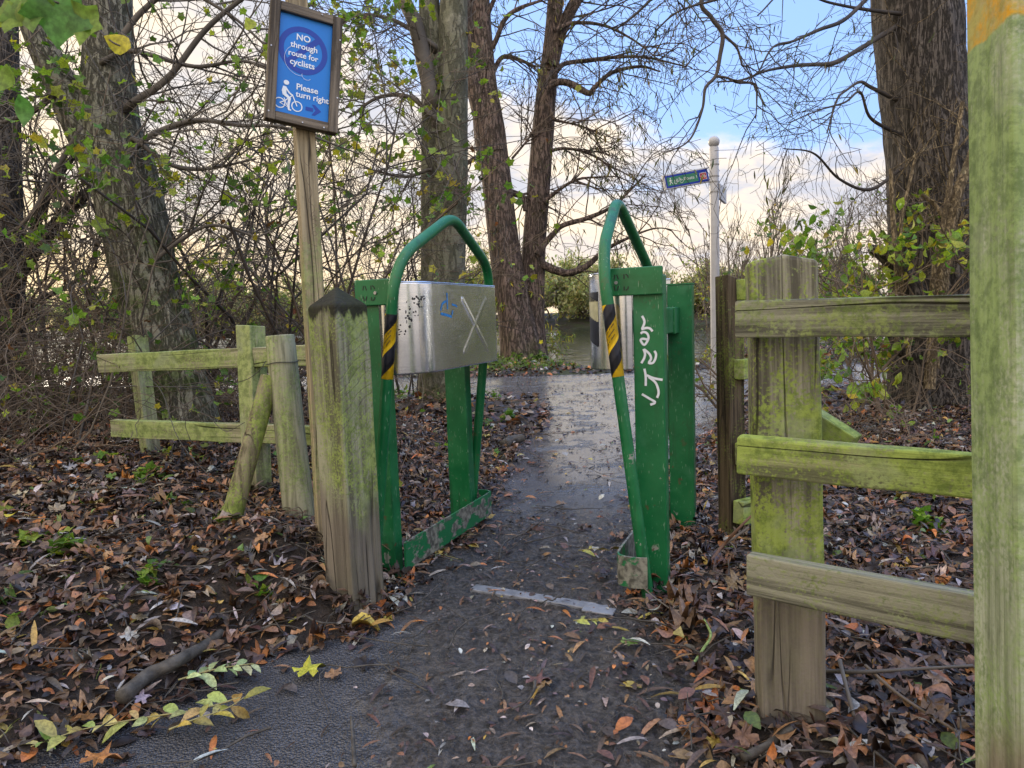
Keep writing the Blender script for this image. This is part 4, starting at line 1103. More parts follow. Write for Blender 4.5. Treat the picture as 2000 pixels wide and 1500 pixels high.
def trunk_part(name, rows, d, mat, parent, amp=.05, f=4, n=36, step=.06, seed=1.0, fl=1.0):
    l, r = limb_line(rows, d); l2, r2 = dense(l, r, step); mb = MB(); mb.tube(l2, r2, n, True, 0, ridged(amp, f, seed, fl))
    mb.build(name, mat, parent, None, True); return l, r

# --- willow by the lake: two furrowed stems
DW = 13.6
wl0 = on_ground(1028, 703)
wt_ = thing('willow_tree', wl0, 'tall twin-stemmed willow with furrowed brown bark at the lake edge beyond the path', 'tree')
lines = []
tl1 = trunk_part('trunk', [(1022, 728, 100), (1018, 700, 84), (1003, 600, 66), (985, 480, 60), (968, 340, 58), (955, 250, 60), (945, 150, 48), (937, 0, 38), (933, -150, 32), (928, -330, 24)], DW, M['bark_willow'], wt_, .06, 4, 40, .12, 1.3)
tl2 = trunk_part('trunk', [(1042, 728, 74), (1040, 690, 62), (1038, 600, 52), (1043, 480, 46), (1055, 330, 44), (1065, 200, 40), (1078, 90, 34), (1085, 0, 30), (1095, -150, 24), (1110, -330, 18)], DW + .25, M['bark_willow'], wt_, .06, 4, 36, .12, 5.1)
T1 = Twigs(11)
limbs = [[(966, 300, 44), (948, 240, 42), (930, 180, 36), (914, 120, 34), (905, 0, 30), (890, -150, 24), (870, -300, 16)], [(1076, 130, 30), (1096, 60, 24), (1126, 0, 22), (1170, -80, 16), (1230, -180, 10)],
    [(1068, 175, 9), (1080, 163, 14), (1100, 160, 14), (1122, 167, 14), (1150, 182, 12), (1162, 170, 9), (1195, 142, 8), (1250, 130, 6), (1290, 140, 3)],
    [(1072, 160, 10), (1088, 138, 10), (1105, 124, 9), (1150, 118, 9), (1200, 112, 7), (1260, 112, 5), (1340, 130, 3)],
    [(1050, 498, 18), (1062, 478, 13), (1080, 458, 11), (1100, 440, 10), (1150, 425, 9), (1200, 400, 6), (1262, 340, 3)],
    [(1045, 512, 18), (1062, 518, 17), (1085, 528, 16), (1112, 533, 14), (1145, 520, 12), (1180, 490, 9), (1220, 468, 6), (1280, 446, 3), (1330, 452, 1)],
    [(1072, 205, 6), (1082, 232, 7), (1100, 238, 5), (1130, 245, 4), (1168, 258, 2)], [(960, 150, 9), (975, 118, 9), (990, 110, 9), (1012, 116, 8), (1046, 130, 4)],
    [(950, 110, 12), (968, 80, 10), (985, 40, 9), (1010, 18, 8), (1060, 0, 5)], [(985, 370, 13), (1005, 378, 13), (1022, 386, 12), (1026, 412, 9)], [(955, 300, 12), (930, 308, 10), (905, 322, 8), (870, 330, 5)],
    [(1000, 310, 5), (1025, 280, 4), (1050, 245, 4)], [(1082, 60, 10), (1120, 45, 8), (1180, 50, 6), (1240, 80, 4), (1290, 120, 2)], [(1060, 300, 8), (1100, 290, 6), (1150, 300, 5), (1200, 330, 3)],
    [(1062, 395, 9), (1090, 372, 7), (1130, 350, 5), (1190, 345, 3)], [(1110, 40, 9), (1160, -30, 8), (1240, -60, 6), (1320, -20, 4), (1370, 40, 2)], [(940, 60, 10), (975, -20, 8), (1020, -70, 6)]]
WOPT = dict(wander=.16, up=-.04, tip=2.0, kids=(4, 2), ang=(.35, 1.0), len=(.55, .85), rk=.5, rmin=.005, leaf=.22, seg=6)
for k, rows in enumerate(limbs):
    l, r = limb_line(rows, DW + (.12 if k % 2 else -.1)); T1.runs.append((l, r, 8))
    big = k < 2
    T1.along(l, .02, 9 if not big else 9, 1.2 if not big else 1.6, 2, WOPT, .3 if not big else .1)
for l, r in (tl1, tl2): T1.along(l, .02, 5, 1.3, 2, WOPT, .35, .9)
T1.build('branches', M['bark_willow'], wt_)
T1.foliage('foliage', wt_, T_WILLOW, (.10, .17), PAL_WILLOW, (3, 3, 2, 1), 1, .5, 1.1)

# --- smooth double trunk behind the barrier
DC = 6.55
c0 = on_ground(850, 812)
ct = thing('double_trunk_tree', c0 + ZUP * .06, 'olive smooth-barked tree with two fused stems just behind the steel wing', 'tree')
a1 = trunk_part('trunk', [(864, 850, 122), (867, 800, 96), (868, 740, 84), (870, 560, 76), (876, 400, 72), (884, 200, 60), (886, 0, 54), (888, -220, 46), (890, -500, 34)], DC, M['bark_smooth'], ct, .018, 3, 40, .06, 2.0, .7)
a2 = trunk_part('trunk', [(846, 850, 80), (848, 780, 66), (846, 640, 50), (845, 400, 46), (846, 200, 46), (843, 100, 46), (838, 0, 40), (832, -200, 32), (820, -500, 24)], DC + .05, M['bark_smooth'], ct, .02, 3, 32, .06, 7.0, .7)
T2 = Twigs(21)
COPT = dict(wander=.14, up=.01, tip=-.5, kids=(3, 3), ang=(.4, 1.1), len=(.5, .8), rk=.5, rmin=.0024, leaf=.2, seg=5)
for rows in ([(842, 190, 30), (828, 120, 32), (812, 50, 30), (790, 0, 26), (750, -100, 20), (690, -240, 12)], [(850, 230, 12), (800, 190, 9), (740, 190, 7), (680, 230, 4)], [(842, 330, 7), (790, 345, 6), (720, 330, 4)], [(850, 90, 10), (770, 40, 8), (700, 30, 6), (640, 60, 4)], [(880, 250, 6), (860, 290, 5), (855, 330, 4)]):
    l, r = attach(rows, DC - .1, a1 if rows[0][0] > 870 else a2); T2.runs.append((l, r, 10)); T2.along(l, .008, 9, .65, 2, COPT, .2)
T2.along(a1[0], .008, 8, .5, 1, COPT, .1, .75); T2.along(a2[0], .008, 8, .5, 1, COPT, .15, .75)
T2.build('branches', M['twig_grey'], ct)
T2.foliage('foliage', ct, T_FIELD, (.055, .095), PAL_GREEN, (2, 4, 4, 1, 1), 1, .8)

# --- leaning grey tree over the broken fence
DL = 4.25
l0 = at(385, 905, DL)
lt = thing('leaning_tree', l0, 'thick grey leaning tree forking behind the short broken fence', 'tree')
b1 = trunk_part('trunk', [(402, 985, 172), (390, 910, 132), (368, 820, 116), (324, 680, 116), (288, 560, 122), (266, 450, 122), (240, 340, 124), (216, 250, 112), (211, 130, 92), (210, 0, 88), (208, -160, 78), (200, -420, 60)], DL, M['bark_grey'], lt, .045, 3.2, 44, .045, 3.0)
b2 = trunk_part('limb', [(228, 370, 70), (196, 310, 78), (155, 235, 70), (112, 150, 60), (70, 60, 50), (18, -70, 40), (-60, -240, 30)], DL - .05, M['bark_grey'], lt, .05, 3, 32, .05, 6.0, 0)
T3 = Twigs(31)
LOPT = dict(wander=.17, up=-.005, tip=-1, kids=(3, 3, 3), ang=(.4, 1.15), len=(.5, .8), rk=.5, rmin=.0018, leaf=.10, seg=5)
for rows in ([(262, 200, 16), (330, 150, 13), (400, 60, 11), (470, 0, 9), (560, -60, 6)], [(250, 300, 14), (300, 262, 12), (380, 235, 10), (470, 245, 8), (560, 250, 5), (700, 300, 3)], [(262, 270, 11), (330, 320, 9), (400, 330, 7), (500, 310, 4)], [(225, 90, 14), (280, 20, 11), (350, -20, 9), (450, 30, 6), (520, 90, 4)],
             [(290, 520, 9), (350, 470, 8), (420, 440, 6), (520, 470, 4)], [(200, 120, 12), (260, 100, 10), (380, 130, 8), (480, 120, 6), (600, 160, 4)], [(110, 180, 14), (60, 220, 11), (0, 240, 8)], [(160, 250, 12), (110, 330, 10), (60, 420, 8), (0, 470, 6)]):
    l, r = attach(rows, DL - .15, b2 if rows[0][0] < 190 else b1); T3.runs.append((l, r, 8)); T3.along(l, .008, 10, .62, 2, LOPT, .2)
T3.along(b1[0], .008, 9, .6, 2, LOPT, .15, .8); T3.along(b2[0], .008, 7, .6, 2, LOPT, .1, .9)
T3.build('branches', M['twig_grey'], lt); T3.foliage('foliage', lt, T_FIELD, (.035, .065), PAL_GREEN, (3, 4, 3, 2, 1), 1, .8)

# --- dark trunk at the far left edge
e0 = at(18, 900, 5.2)
et = thing('dark_trunk_tree', e0, 'dark straight trunk at the left edge of the thicket', 'tree')
d1 = trunk_part('trunk', [(22, 930, 84), (18, 800, 66), (12, 500, 60), (8, 250, 56), (4, 0, 52), (0, -250, 44)], 5.2, M['bark_dark'], et, .05, 3, 28, .08, 4.0)
T4 = Twigs(41)
for rows in ([(20, 560, 30), (60, 500, 28), (100, 450, 26), (150, 395, 22), (195, 360, 16), (250, 330, 10)], [(50, 520, 18), (70, 440, 18), (105, 360, 15), (150, 300, 10), (200, 270, 5)], [(10, 640, 14), (70, 590, 12), (130, 560, 9), (190, 520, 5)]):
    l, r = limb_line(rows, 5.1); T4.runs.append((l, r, 10)); T4.along(l, .01, 9, .7, 2, LOPT, .2)
T4.build('branches', M['bark_dark'], et); T4.foliage('foliage', et, T_FIELD, (.04, .07), PAL_GREEN, (3, 4, 3, 2, 1), 1, .8)

# --- big dark-barked tree on the right with climbing stems
DR = 5.85
r0 = on_ground(1832, 812)
rt_ = thing('cracked_bark_tree', r0 + ZUP * .05, 'massive dark cracked-bark tree draped in twigs between the broad fence post and the marker post', 'tree')
g1 = trunk_part('trunk', [(1842, 870, 260), (1838, 800, 215), (1834, 700, 182), (1828, 560, 165), (1817, 300, 155), (1800, 150, 154), (1788, 0, 155), (1775, -200, 140), (1760, -450, 110)], DR, M['bark_dark'], rt_, .06, 5, 60, .05, 9.0)
T5 = Twigs(51); T6 = Twigs(52)
ROPT = dict(wander=.20, up=-.015, tip=1.5, kids=(3, 2, 2), ang=(.4, 1.2), len=(.5, .85), rk=.5, rmin=.0016, leaf=.07, seg=6)
over = [[(1770, 40, 12), (1716, 73, 10), (1670, 101, 9), (1628, 123, 9), (1590, 126, 8), (1554, 128, 7), (1498, 138, 5), (1449, 156, 4), (1400, 160, 3)],
    [(1780, -160, 16), (1600, -230, 14), (1450, -150, 11), (1372, -10, 9), (1390, 35, 9), (1411, 66, 9), (1406, 110, 8), (1398, 148, 7), (1378, 172, 6), (1372, 212, 5), (1354, 262, 4), (1332, 285, 3), (1296, 298, 2)],
    [(1411, 66, 6), (1438, 92, 5), (1447, 118, 4), (1450, 128, 4), (1461, 129, 2)], [(1398, 149, 6), (1420, 152, 5), (1440, 161, 5), (1474, 165, 5), (1478, 200, 3), (1476, 232, 2)],
    [(1750, -60, 12), (1700, -10, 9), (1650, 38, 8), (1600, 58, 7), (1550, 80, 5), (1510, 92, 4), (1482, 140, 3)], [(1740, 190, 9), (1700, 170, 7), (1680, 160, 6), (1655, 175, 5), (1635, 195, 4), (1615, 260, 3)],
    [(1750, 260, 8), (1700, 230, 6), (1680, 180, 5), (1650, 200, 4), (1600, 215, 3), (1540, 240, 2)], [(1790, 30, 10), (1700, 20, 7), (1620, 5, 5), (1540, -20, 4), (1480, 30, 3)], [(1760, 330, 8), (1700, 370, 7), (1640, 350, 5), (1590, 300, 4), (1530, 290, 2)],
    [(1600, -230, 10), (1520, -120, 8), (1440, -20, 6), (1330, 20, 4), (1280, 60, 3)], [(1450, -150, 9), (1330, -60, 7), (1250, 20, 5), (1200, 60, 3)]]
for k, rows in enumerate(over):
    rows = [(px, py, wp, float(np.interp(px, [1200, 1480, 1640, 1740], [4.5, 4.6, 5.15, 5.72]))) for px, py, wp in rows]
    l, r = attach(rows, 5, g1) if rows[0][0] > 1730 else limb_line(rows, 5); T5.runs.append((l, r, 8)); T5.along(l, .0045, 6, .6, 2, ROPT, .2, 1, (0, 0, -.25))
T5.along(g1[0], .005, 16, .6, 2, ROPT, .12, .7)
T5.build('branches', M['twig_dark'], rt_)
T5.foliage('foliage', rt_, T_WILLOW, (.05, .09), PAL_WILLOW, (3, 2, 1, 2), 1, .4, 1.3)
lowl = [[(1800, 620, 60), (1775, 560, 50), (1745, 515, 34), (1718, 494, 24), (1700, 484, 16)], [(1795, 680, 30), (1790, 740, 42), (1800, 830, 50)], [(1790, 700, 30), (1755, 680, 20), (1730, 640, 12), (1690, 640, 6)]]
for k, rows in enumerate(lowl): trunk_part('limb', rows, DR - .5, M['bark_dark'], rt_, .07, 3, 18, .04, k * 3.0, 0)
for k, rows in enumerate([[(1815, 760, 22), (1828, 600, 20), (1850, 470, 22), (1870, 380, 20), (1895, 310, 16), (1930, 200, 12)], [(1830, 720, 12), (1822, 560, 12), (1846, 420, 11), (1860, 330, 10), (1880, 200, 8)], [(1838, 580, 18), (1850, 520, 16), (1868, 456, 15)], [(1750, 690, 8), (1752, 560, 8), (1744, 420, 10), (1740, 330, 8)], [(1775, 700, 9), (1762, 560, 8), (1760, 440, 7), (1790, 300, 6)], [(1800, 380, 7), (1826, 400, 8), (1858, 440, 8), (1890, 420, 6)]]):
    l, r = limb_line(rows, DR - .62); T6.runs.append((l, r, 10)); T6.along(l, .006, 7, .5, 2, dict(ROPT, up=.02), .1)
T6.along(g1[0], .006, 46, .65, 2, dict(ROPT, up=-.03), .10, .72)
T6.build('climber_stems', M['bark_stem'], rt_)

# --- shrubs
def shrub(name, base, h, stems, lev, o, mat, label, cat, seed, leafT=None, lsize=(.03, .06), pal=PAL_GREEN, wts=(3, 4, 3, 2, 1), per=1, lean=(0, 0, 0), r0=.014, spread=.25, group=None, droop=None, tilt=.8):
    base = np.array([base[0], base[1], gz(base[0], base[1]) if len(base) < 3 else base[2]])
    t = thing(name, base, label, cat, group); tw = Twigs(seed)
    for k in range(stems):
        d = np.array([tw.r.normal(0, spread), tw.r.normal(0, spread), 1.0]) + np.array(lean)
        tw.grow(base + np.array([tw.r.normal(0, .12), tw.r.normal(0, .12), -.03]), d, h * tw.r.uniform(.6, 1.0), r0 * tw.r.uniform(.6, 1.1), lev, o)
    tw.build('stems', mat, t)
    if leafT is not None: tw.foliage('foliage', t, leafT, lsize, pal, wts, per, tilt, droop)
    return t
HOPT = dict(wander=.17, up=.02, tip=-1, kids=(4, 4, 3), ang=(.5, 1.25), len=(.38, .66), rk=.5, rmin=.0016, leaf=.085, seg=5)
HG = 'bare hawthorn bushes in the left thicket'
HB = [(-3.3, 5.2, 2.7, 'hawthorn bush growing between the dark left-edge trunk and the leaning grey tree'), (-2.5, 5.6, 3.0, 'hawthorn bush standing right behind the leaning grey tree'), (-1.75, 5.0, 2.6, 'hawthorn bush behind the blue notice post, dark twigs with few leaves'),
      (-1.45, 6.6, 3.0, 'tall hawthorn between the notice post and the double trunk'), (-2.4, 7.6, 3.3, 'far hawthorn seen through the thicket left of the notice'), (-4.4, 6.6, 3.1, 'hawthorn at the far left behind the dark trunk'), (-3.6, 7.9, 3.2, 'back-row hawthorn showing against the bright sky left of the leaning tree'), (-1.15, 8.1, 2.2, 'low hawthorn glimpsed past the square gatepost top')]
for k, (x, y, h, lb) in enumerate(HB):
    shrub('hawthorn_bush', (x, y), h, 7 if y < 6 else 6, 3, HOPT, M['twig_dark'] if k % 3 else M['twig_brown'], lb, 'bush', 100 + k, T_SMALL if y > 5.5 else T_FIELD, (.035, .06), PAL_GREEN + [(.12, .05, .02)], (3, 4, 4, 2, 2, 1), 1, r0=.017)
for k, (x, y, h, lb) in enumerate([(-3.7, 4.5, 2.3, 'nearest bare hawthorn at the left edge, in front of the dark trunk'), (-2.75, 4.9, 2.4, 'bare hawthorn crossing in front of the lower leaning trunk on its left'), (-1.5, 4.75, 2.0, 'bare hawthorn filling the gap between the leaning tree and the notice post'), (-4.8, 5.4, 2.6, 'outermost bare hawthorn beyond the dark left-edge trunk')]):
    shrub('hawthorn_bush', (x, y), h, 6, 3, dict(HOPT, leaf=.035, rmin=.0015), M['twig_brown'], lb, 'bush', 120 + k, T_FIELD, (.03, .05), PAL_GREEN, (3, 4, 3, 2, 1), 1, r0=.012, spread=.45, group=None)
MOPT = dict(HOPT, leaf=.30, kids=(3, 3, 3))
shrub('field_maple_bush', (-1.05, 5.3), 2.3, 5, 3, MOPT, M['twig_grey'], 'leafy field maple bush with yellow-green lobed leaves behind the square gatepost', 'bush', 140, T_FIELD, (.05, .09), PAL_GREEN, (2, 4, 4, 1, 2), 1, spread=.3)
shrub('field_maple_bush', (-2.3, 3.75), 2.1, 4, 3, dict(MOPT, leaf=.4), M['twig_grey'], 'thin maple sapling with scattered green leaves in front of the leaning trunk', 'bush', 141, T_FIELD, (.03, .055), PAL_GREEN, (3, 5, 2, 2, 1), 1, spread=.4, lean=(.2, 0, 0), r0=.009)
shrub('field_maple_bush', (-3.2, 3.9), 2.3, 4, 3, dict(MOPT, leaf=.45), M['twig_grey'], 'maple sapling with bright green leaves at the left edge of the bank', 'bush', 142, T_FIELD, (.04, .07), PAL_GREEN, (3, 5, 2, 2, 1), 1, spread=.3, r0=.009)
# leafy hazel by the right tree
shrub('hazel_bush', (2.75, 5.15), 1.5, 7, 2, dict(MOPT, kids=(6, 5), leaf=.6, up=.03), M['twig_brown'], 'bright yellow-green hazel bush at the foot of the cracked-bark tree', 'bush', 150, T_OVAL2, (.05, .09), PAL_GREEN, (1, 5, 5, .5, 2), 2, spread=.35, lean=(-.3, 0, 0))
shrub('elder_bush', (3.5, 8.6), 1.6, 6, 3, dict(HOPT, leaf=.32), M['twig_dark'], 'dark olive-leaved bush between the white fingerpost and the broad fence post', 'bush', 151, T_OVAL, (.05, .08), PAL_DARK + [(.12, .15, .03)], (2, 3, 3, 2), 1, spread=.4)
shrub('elder_bush', (4.6, 9.6), 1.9, 6, 3, dict(HOPT, leaf=.25), M['twig_dark'], 'dark bush with sparse leaves behind the yellow-green hazel', 'bush', 152, T_OVAL, (.05, .08), PAL_DARK + [(.14, .16, .03)], (2, 3, 3, 2), 1, spread=.4)
shrub('elder_bush', (2.9, 12.6), 1.45, 8, 3, dict(HOPT, leaf=.3, rmin=.004), M['twig_brown'], 'reddish-brown bare bush beyond the lakeside path just right of the green barrier post', 'bush', 153, T_OVAL, (.05, .09), PAL_YEL, (1, 3, 1, 2), 1, spread=.35)
shrub('elder_bush', (4.3, 13.2), 1.9, 7, 3, dict(HOPT, leaf=.12, rmin=.004), M['twig_brown'], 'tall bare bush beyond the path immediately right of the white fingerpost', 'bush', 154, T_OVAL, (.05, .09), PAL_YEL, (1, 3, 1, 2), 1, spread=.25)
for k, (x, y, h, lb) in enumerate([(5.6, 7.0, 2.6, 'tangled bare bush behind the marker post and cracked-bark tree'), (1.9, 5.9, .9, 'low bramble clump at the foot of the fingerpost side of the right fence'), (6.2, 11.5, 3.0, 'tall bare bush far behind the hazel')]):
    shrub('bramble_bush', (x, y), h, 9, 3, HOPT, M['twig_brown'], lb, 'bush', 160 + k, T_SMALL, (.03, .05), PAL_GREEN, (3, 4, 3, 2, 1), 1, spread=.45)
# reeds and willow scrub on the near bank, left of the willow
shrub('willow_scrub', (-.5, 14.2), 2.0, 8, 3, dict(HOPT, leaf=.6, rmin=.005, up=.03), M['twig_brown'], 'yellow-green willow scrub at the water edge left of the twin-stemmed willow', 'bush', 170, T_WILLOW, (.10, .17), PAL_YEL + [(.14, .2, .04)], (2, 4, 1, 4, 4), 2, spread=.35)
shrub('willow_scrub', (-2.0, 14.6), 2.0, 7, 3, dict(HOPT, leaf=.6, rmin=.005, up=.03), M['twig_brown'], 'yellow-green willow scrub seen behind the double trunk', 'bush', 171, T_WILLOW, (.10, .17), PAL_YEL + [(.14, .2, .04)], (2, 4, 1, 4, 4), 2, spread=.35)
shrub('willow_scrub', (.62, 15.4, -.42), 1.7, 5, 3, dict(HOPT, leaf=.7, rmin=.005, up=-.05, tip=1), M['twig_brown'], 'yellow-green willow branches drooping to the water right of the willow trunk', 'bush', 172, T_WILLOW, (.10, .16), PAL_YEL + [(.14, .2, .04)], (3, 4, 1, 4, 3), 1, spread=.25, lean=(-.1, 0, 0))

# far woodland across the lake and bare trees to the right (one mass nobody could count)
T7 = Twigs(71); sp7 = np.random.default_rng(72)
for k in range(90):
    x = sp7.uniform(-62, 62); y = sp7.uniform(63, 72); h = sp7.uniform(1.8, 3.4) + 1.6 * float(np.exp(-((x - 4) / 4) ** 2))
    for j in range(3): T7.grow((x + sp7.normal() * 1.2, y, .6), (sp7.normal() * .35, sp7.normal() * .2, 1), h * sp7.uniform(.7, 1), .09, 2, dict(wander=.15, up=.03, tip=-1, kids=(9, 9), ang=(.4, 1.1), len=(.4, .7), rk=.5, rmin=.025, leaf=.9, seg=5))
o = T7.build('far_woodland', M['twig_far'], None); tag(o, 'hazy olive woodland along the far shore of the lake', 'woodland', None, 'stuff')
o = T7.foliage('far_woodland_leaves', None, T_OVAL, (.16, .36), [(.36, .38, .17), (.44, .42, .19), (.27, .31, .15), (.46, .38, .17)], (4, 3, 3, 1), 6, 1.2, None, .28)
tag(o, 'muted green and yellow leaves of the woodland across the lake', 'foliage', None, 'stuff')
FG = 'distant bare trees beyond the fingerpost'
for k, (x, y, h) in enumerate([(11.0, 34, 5.6), (13.2, 36, 6.4), (11.6, 41, 6.6), (15.6, 35, 5.4), (18.0, 37, 6.0), (7.6, 37, 3.6), (22, 39, 6.5)]):
    shrub('bare_tree', (x, y, -.5), h, 4, 3, dict(wander=.07, up=.06, tip=1, kids=(3, 4, 5), ang=(.3, .7), len=(.35, .6), rk=.5, rmin=.007, leaf=0, seg=5), M['twig_far'], ['slim bare tree', 'taller bare tree', 'faint bare tree', 'bushy bare tree', 'upright bare tree', 'short bare tree', 'outermost bare tree'][k] + [' nearest the white fingerpost, far beyond the water', ' above the dark corner post, far beyond the water', ' furthest back, just right of the white fingerpost', ' above the broad fence post, far beyond the water', ' between the broad fence post and the hazel', ' in line with the right barrier, far beyond the water', ' behind the cracked-bark trunk'][k], 'tree', 180 + k, r0=.06, spread=.12, group=FG)

# ------------------------------------------------------------------ undergrowth, litter, twigs
UG = Twigs(201); ur = UG.r
UOPT = dict(wander=.22, up=-.07, tip=1, kids=(4, 3), ang=(.4, 1.2), len=(.5, .9), rk=.6, rmin=.0016, leaf=.05, seg=6)
for k in range(900):
    x = ur.uniform(-5.5, -.9); y = 3.15 + 3.2 * ur.random() ** .8
    if x > -1.3 and y < 4.0: continue
    if x > -1.6 and y < 3.4 or x > -1.5 and y > 4.6: continue
    if -2.15 < x < -1.0 and y < 4.35: continue
    UG.grow((x, y, gz(x, y) - .02), (ur.normal() * .9, ur.normal() * .5, .7), ur.uniform(.5, 1.2), ur.uniform(.002, .005), 2 if ur.random() < .7 else 1, UOPT)
for k in range(120):
    x = ur.uniform(1.5, 5.2); y = ur.uniform(3.6, 6.0)
    if x < 2.1 and y > 4.8: continue
    UG.grow((x, y, gz(x, y) - .02), (ur.normal() * .8, ur.normal() * .5, .5), ur.uniform(.4, .85), ur.uniform(.002, .005), 2 if ur.random() < .6 else 1, UOPT)
o = UG.build('undergrowth', M['twig_brown'], None); tag(o, 'tangle of dead brown bramble stems and twigs under the bushes', 'undergrowth', None, 'stuff')
UG.foliage('undergrowth_leaves', None, T_FIELD, (.03, .055), PAL_GREEN + [(.14, .06, .03)], (3, 4, 2, 2, 1, 2), 1, .8)
tag(bpy.data.objects['undergrowth_leaves'], 'scattered small leaves clinging to the bramble tangle', 'foliage', None, 'stuff')

PAL_LIT = [(.088, .052, .037), (.165, .092, .054), (.25, .135, .066), (.38, .145, .042), (.040, .028, .025), (.26, .20, .16), (.34, .32, .31), (.34, .24, .06), (.12, .18, .04), (.075, .055, .055)]
W_LIT = (8, 9, 8, 2.8, 7, 4, 2.6, 1.0, .6, 5)
def lit_points(n, x0, x1, y0, y1, r, far=False):
    """more points near the camera"""
    P = np.column_stack([r.uniform(x0, x1, n), y0 + (y1 - y0) * r.random(n) ** 1.25])
    d = path_dist(P); return P, d
lr = np.random.default_rng(301); groups = []
def lay(P, T, s0, s1, tilt, lift=.012, pal=PAL_LIT, w=W_LIT):
    h = ground_h(P, False) if False else ground_h(P)
    d = path_dist(P); h = np.where(d < 0, .006, h)
    n_ = len(P); pos = np.column_stack([P, h + lift * lr.random(n_) ** 1.5 * 2.2 + .004])
    groups.append(scatter(T, pos, lr.uniform(s0, s1, n_), tilt, pick(pal, w, n_, lr, .3), lr))
P, d = lit_points(84000, -6.2, 5.0, .75, 5.4, lr)
vis = np.abs(P[:, 0]) < 1.05 * P[:, 1] + .9
keep = vis & (d > -.02 - .05 * lr.random(len(d)))
P = P[keep]; k = lr.random(len(P))
print('litter near', len(P))
lay(P[k < .34], T_WILLOW, .045, .09, .24, .02)
lay(P[(k >= .34) & (k < .58)], T_OVAL, .028, .058, .26, .02)
lay(P[(k >= .58) & (k < .70)], T_CURL, .028, .055, .38, .022)
lay(P[(k >= .70) & (k < .85)], T_OVAL2, .028, .052, .28, .02)
for i, (a, b) in enumerate(((.85, .90), (.90, .95), (.95, 1.01))): lay(P[(k >= a) & (k < b)], T_MAPLE[i], .026, .058, .24, .022)
P, d = lit_points(21000, -9, 8, 5.2, 15, lr)
keep = (np.abs(P[:, 0]) < .8 * P[:, 1]) & (d > -.08) & (P[:, 1] < shore(P[:, 0]) + .1); P = P[keep]; k = lr.random(len(P))
lay(P[k < .5], T_OVAL, .06, .10, .4, .02); lay(P[k >= .5], T_SMALL, .05, .09, .4, .02)
# a mat of broken, rotting bits between the whole leaves
P, d = lit_points(60000, -5.4, 4.4, .75, 5.4, lr)
P = P[(np.abs(P[:, 0]) < .95 * P[:, 1] + .6) & (d > -.04)]; k = lr.random(len(P))
lay(P[k < .6], T_OVAL, .012, .03, .35, .008, PAL_LIT, (9, 8, 5, 2.5, 9, 3, 2, .7, .3, 6)); lay(P[k >= .6], T_WILLOW, .025, .06, .3, .012, PAL_LIT, (9, 8, 5, 2, 8, 4, 2.5, .8, .3, 6))
# leaves on the paths: a fringe, plus strays trodden into the mud
P, d = lit_points(20000, -2.6, 2.2, .8, 5.2, lr)
mudz = (sstep(P[:, 0], -.5, .2) * (1 - sstep(P[:, 1], 2.6, 3.4)))
dens = np.exp(d / .09) * .55 + .012 + .035 * mudz
keep = (d < 0) & (lr.random(len(d)) < dens) & (np.abs(P[:, 0]) < .78 * P[:, 1] + .3); P = P[keep]; k = lr.random(len(P))
WP = (6, 7, 5, 2, 6, 4, 3, 1.6, .8, 6)
lay(P[k < .42], T_WILLOW, .045, .10, .14, .005, PAL_LIT, WP); lay(P[(k >= .42) & (k < .8)], T_OVAL, .03, .06, .15, .005, PAL_LIT, WP); lay(P[k >= .8], T_MAPLE[0], .035, .065, .15, .006, PAL_LIT, WP)
P, d = lit_points(4200, -3.5, 4.5, 4.4, 11, lr)
keep = (d < 0) & (lr.random(len(d)) < np.exp(d / .25) * .5 + .10); P = P[keep]
lay(P, T_OVAL, .03, .075, .12, .005, PAL_LIT, (3, 4, 4, 2, 4, 4, 4, 2, .5, 3))
# crumbs of leaf and bark trodden into the mud
P, d = lit_points(16000, -2.6, 1.6, .8, 5.0, lr); mudz = (sstep(P[:, 0], -.55, .1) * (1 - sstep(P[:, 1], 2.8, 3.6)))
keep = (d < 0) & (lr.random(len(d)) < .07 + .75 * mudz) & (np.abs(P[:, 0]) < .78 * P[:, 1] + .3); P = P[keep]
lay(P, T_OVAL, .007, .022, .3, .004, PAL_LIT, (8, 7, 4, 1, 9, 5, 3, .8, .3, 8))
P, d = lit_points(5000, -2.6, 1.6, .8, 5.0, lr); mudz = (sstep(P[:, 0], -.55, .1) * (1 - sstep(P[:, 1], 2.8, 3.6)))
keep = (d < 0) & (lr.random(len(d)) < .05 + .6 * mudz) & (np.abs(P[:, 0]) < .78 * P[:, 1] + .3); P = P[keep]
lay(P, T_WILLOW, .03, .07, .1, .003, PAL_LIT, (9, 7, 3, .6, 9, 3, 1.5, .3, .1, 8))
P = np.column_stack([lr.uniform(-1.2, 3.2, 9000), lr.uniform(3.0, 9.5, 9000)]); d = path_dist(P); P = P[(d < -.02) & (np.abs(P[:, 0]) < .6 * P[:, 1])]
P = P[vnoise(P[:, 0], P[:, 1], 2.3, 4) + .35 * lr.random(len(P)) > .12]; k = lr.random(len(P))
lay(P[k < .7], T_OVAL, .012, .035, .2, .003, PAL_LIT, (9, 5, 2, .8, 12, 2, 1.2, .5, .1, 6)); lay(P[k >= .7], T_WILLOW, .03, .08, .12, .003, PAL_LIT, (9, 5, 2, .8, 12, 2, 1.2, .5, .1, 6))
o = np_mesh('leaf_litter', groups, M['litter']); tag(o, 'wet brown and orange fallen leaves covering the banks', 'leaf litter', None, 'stuff')

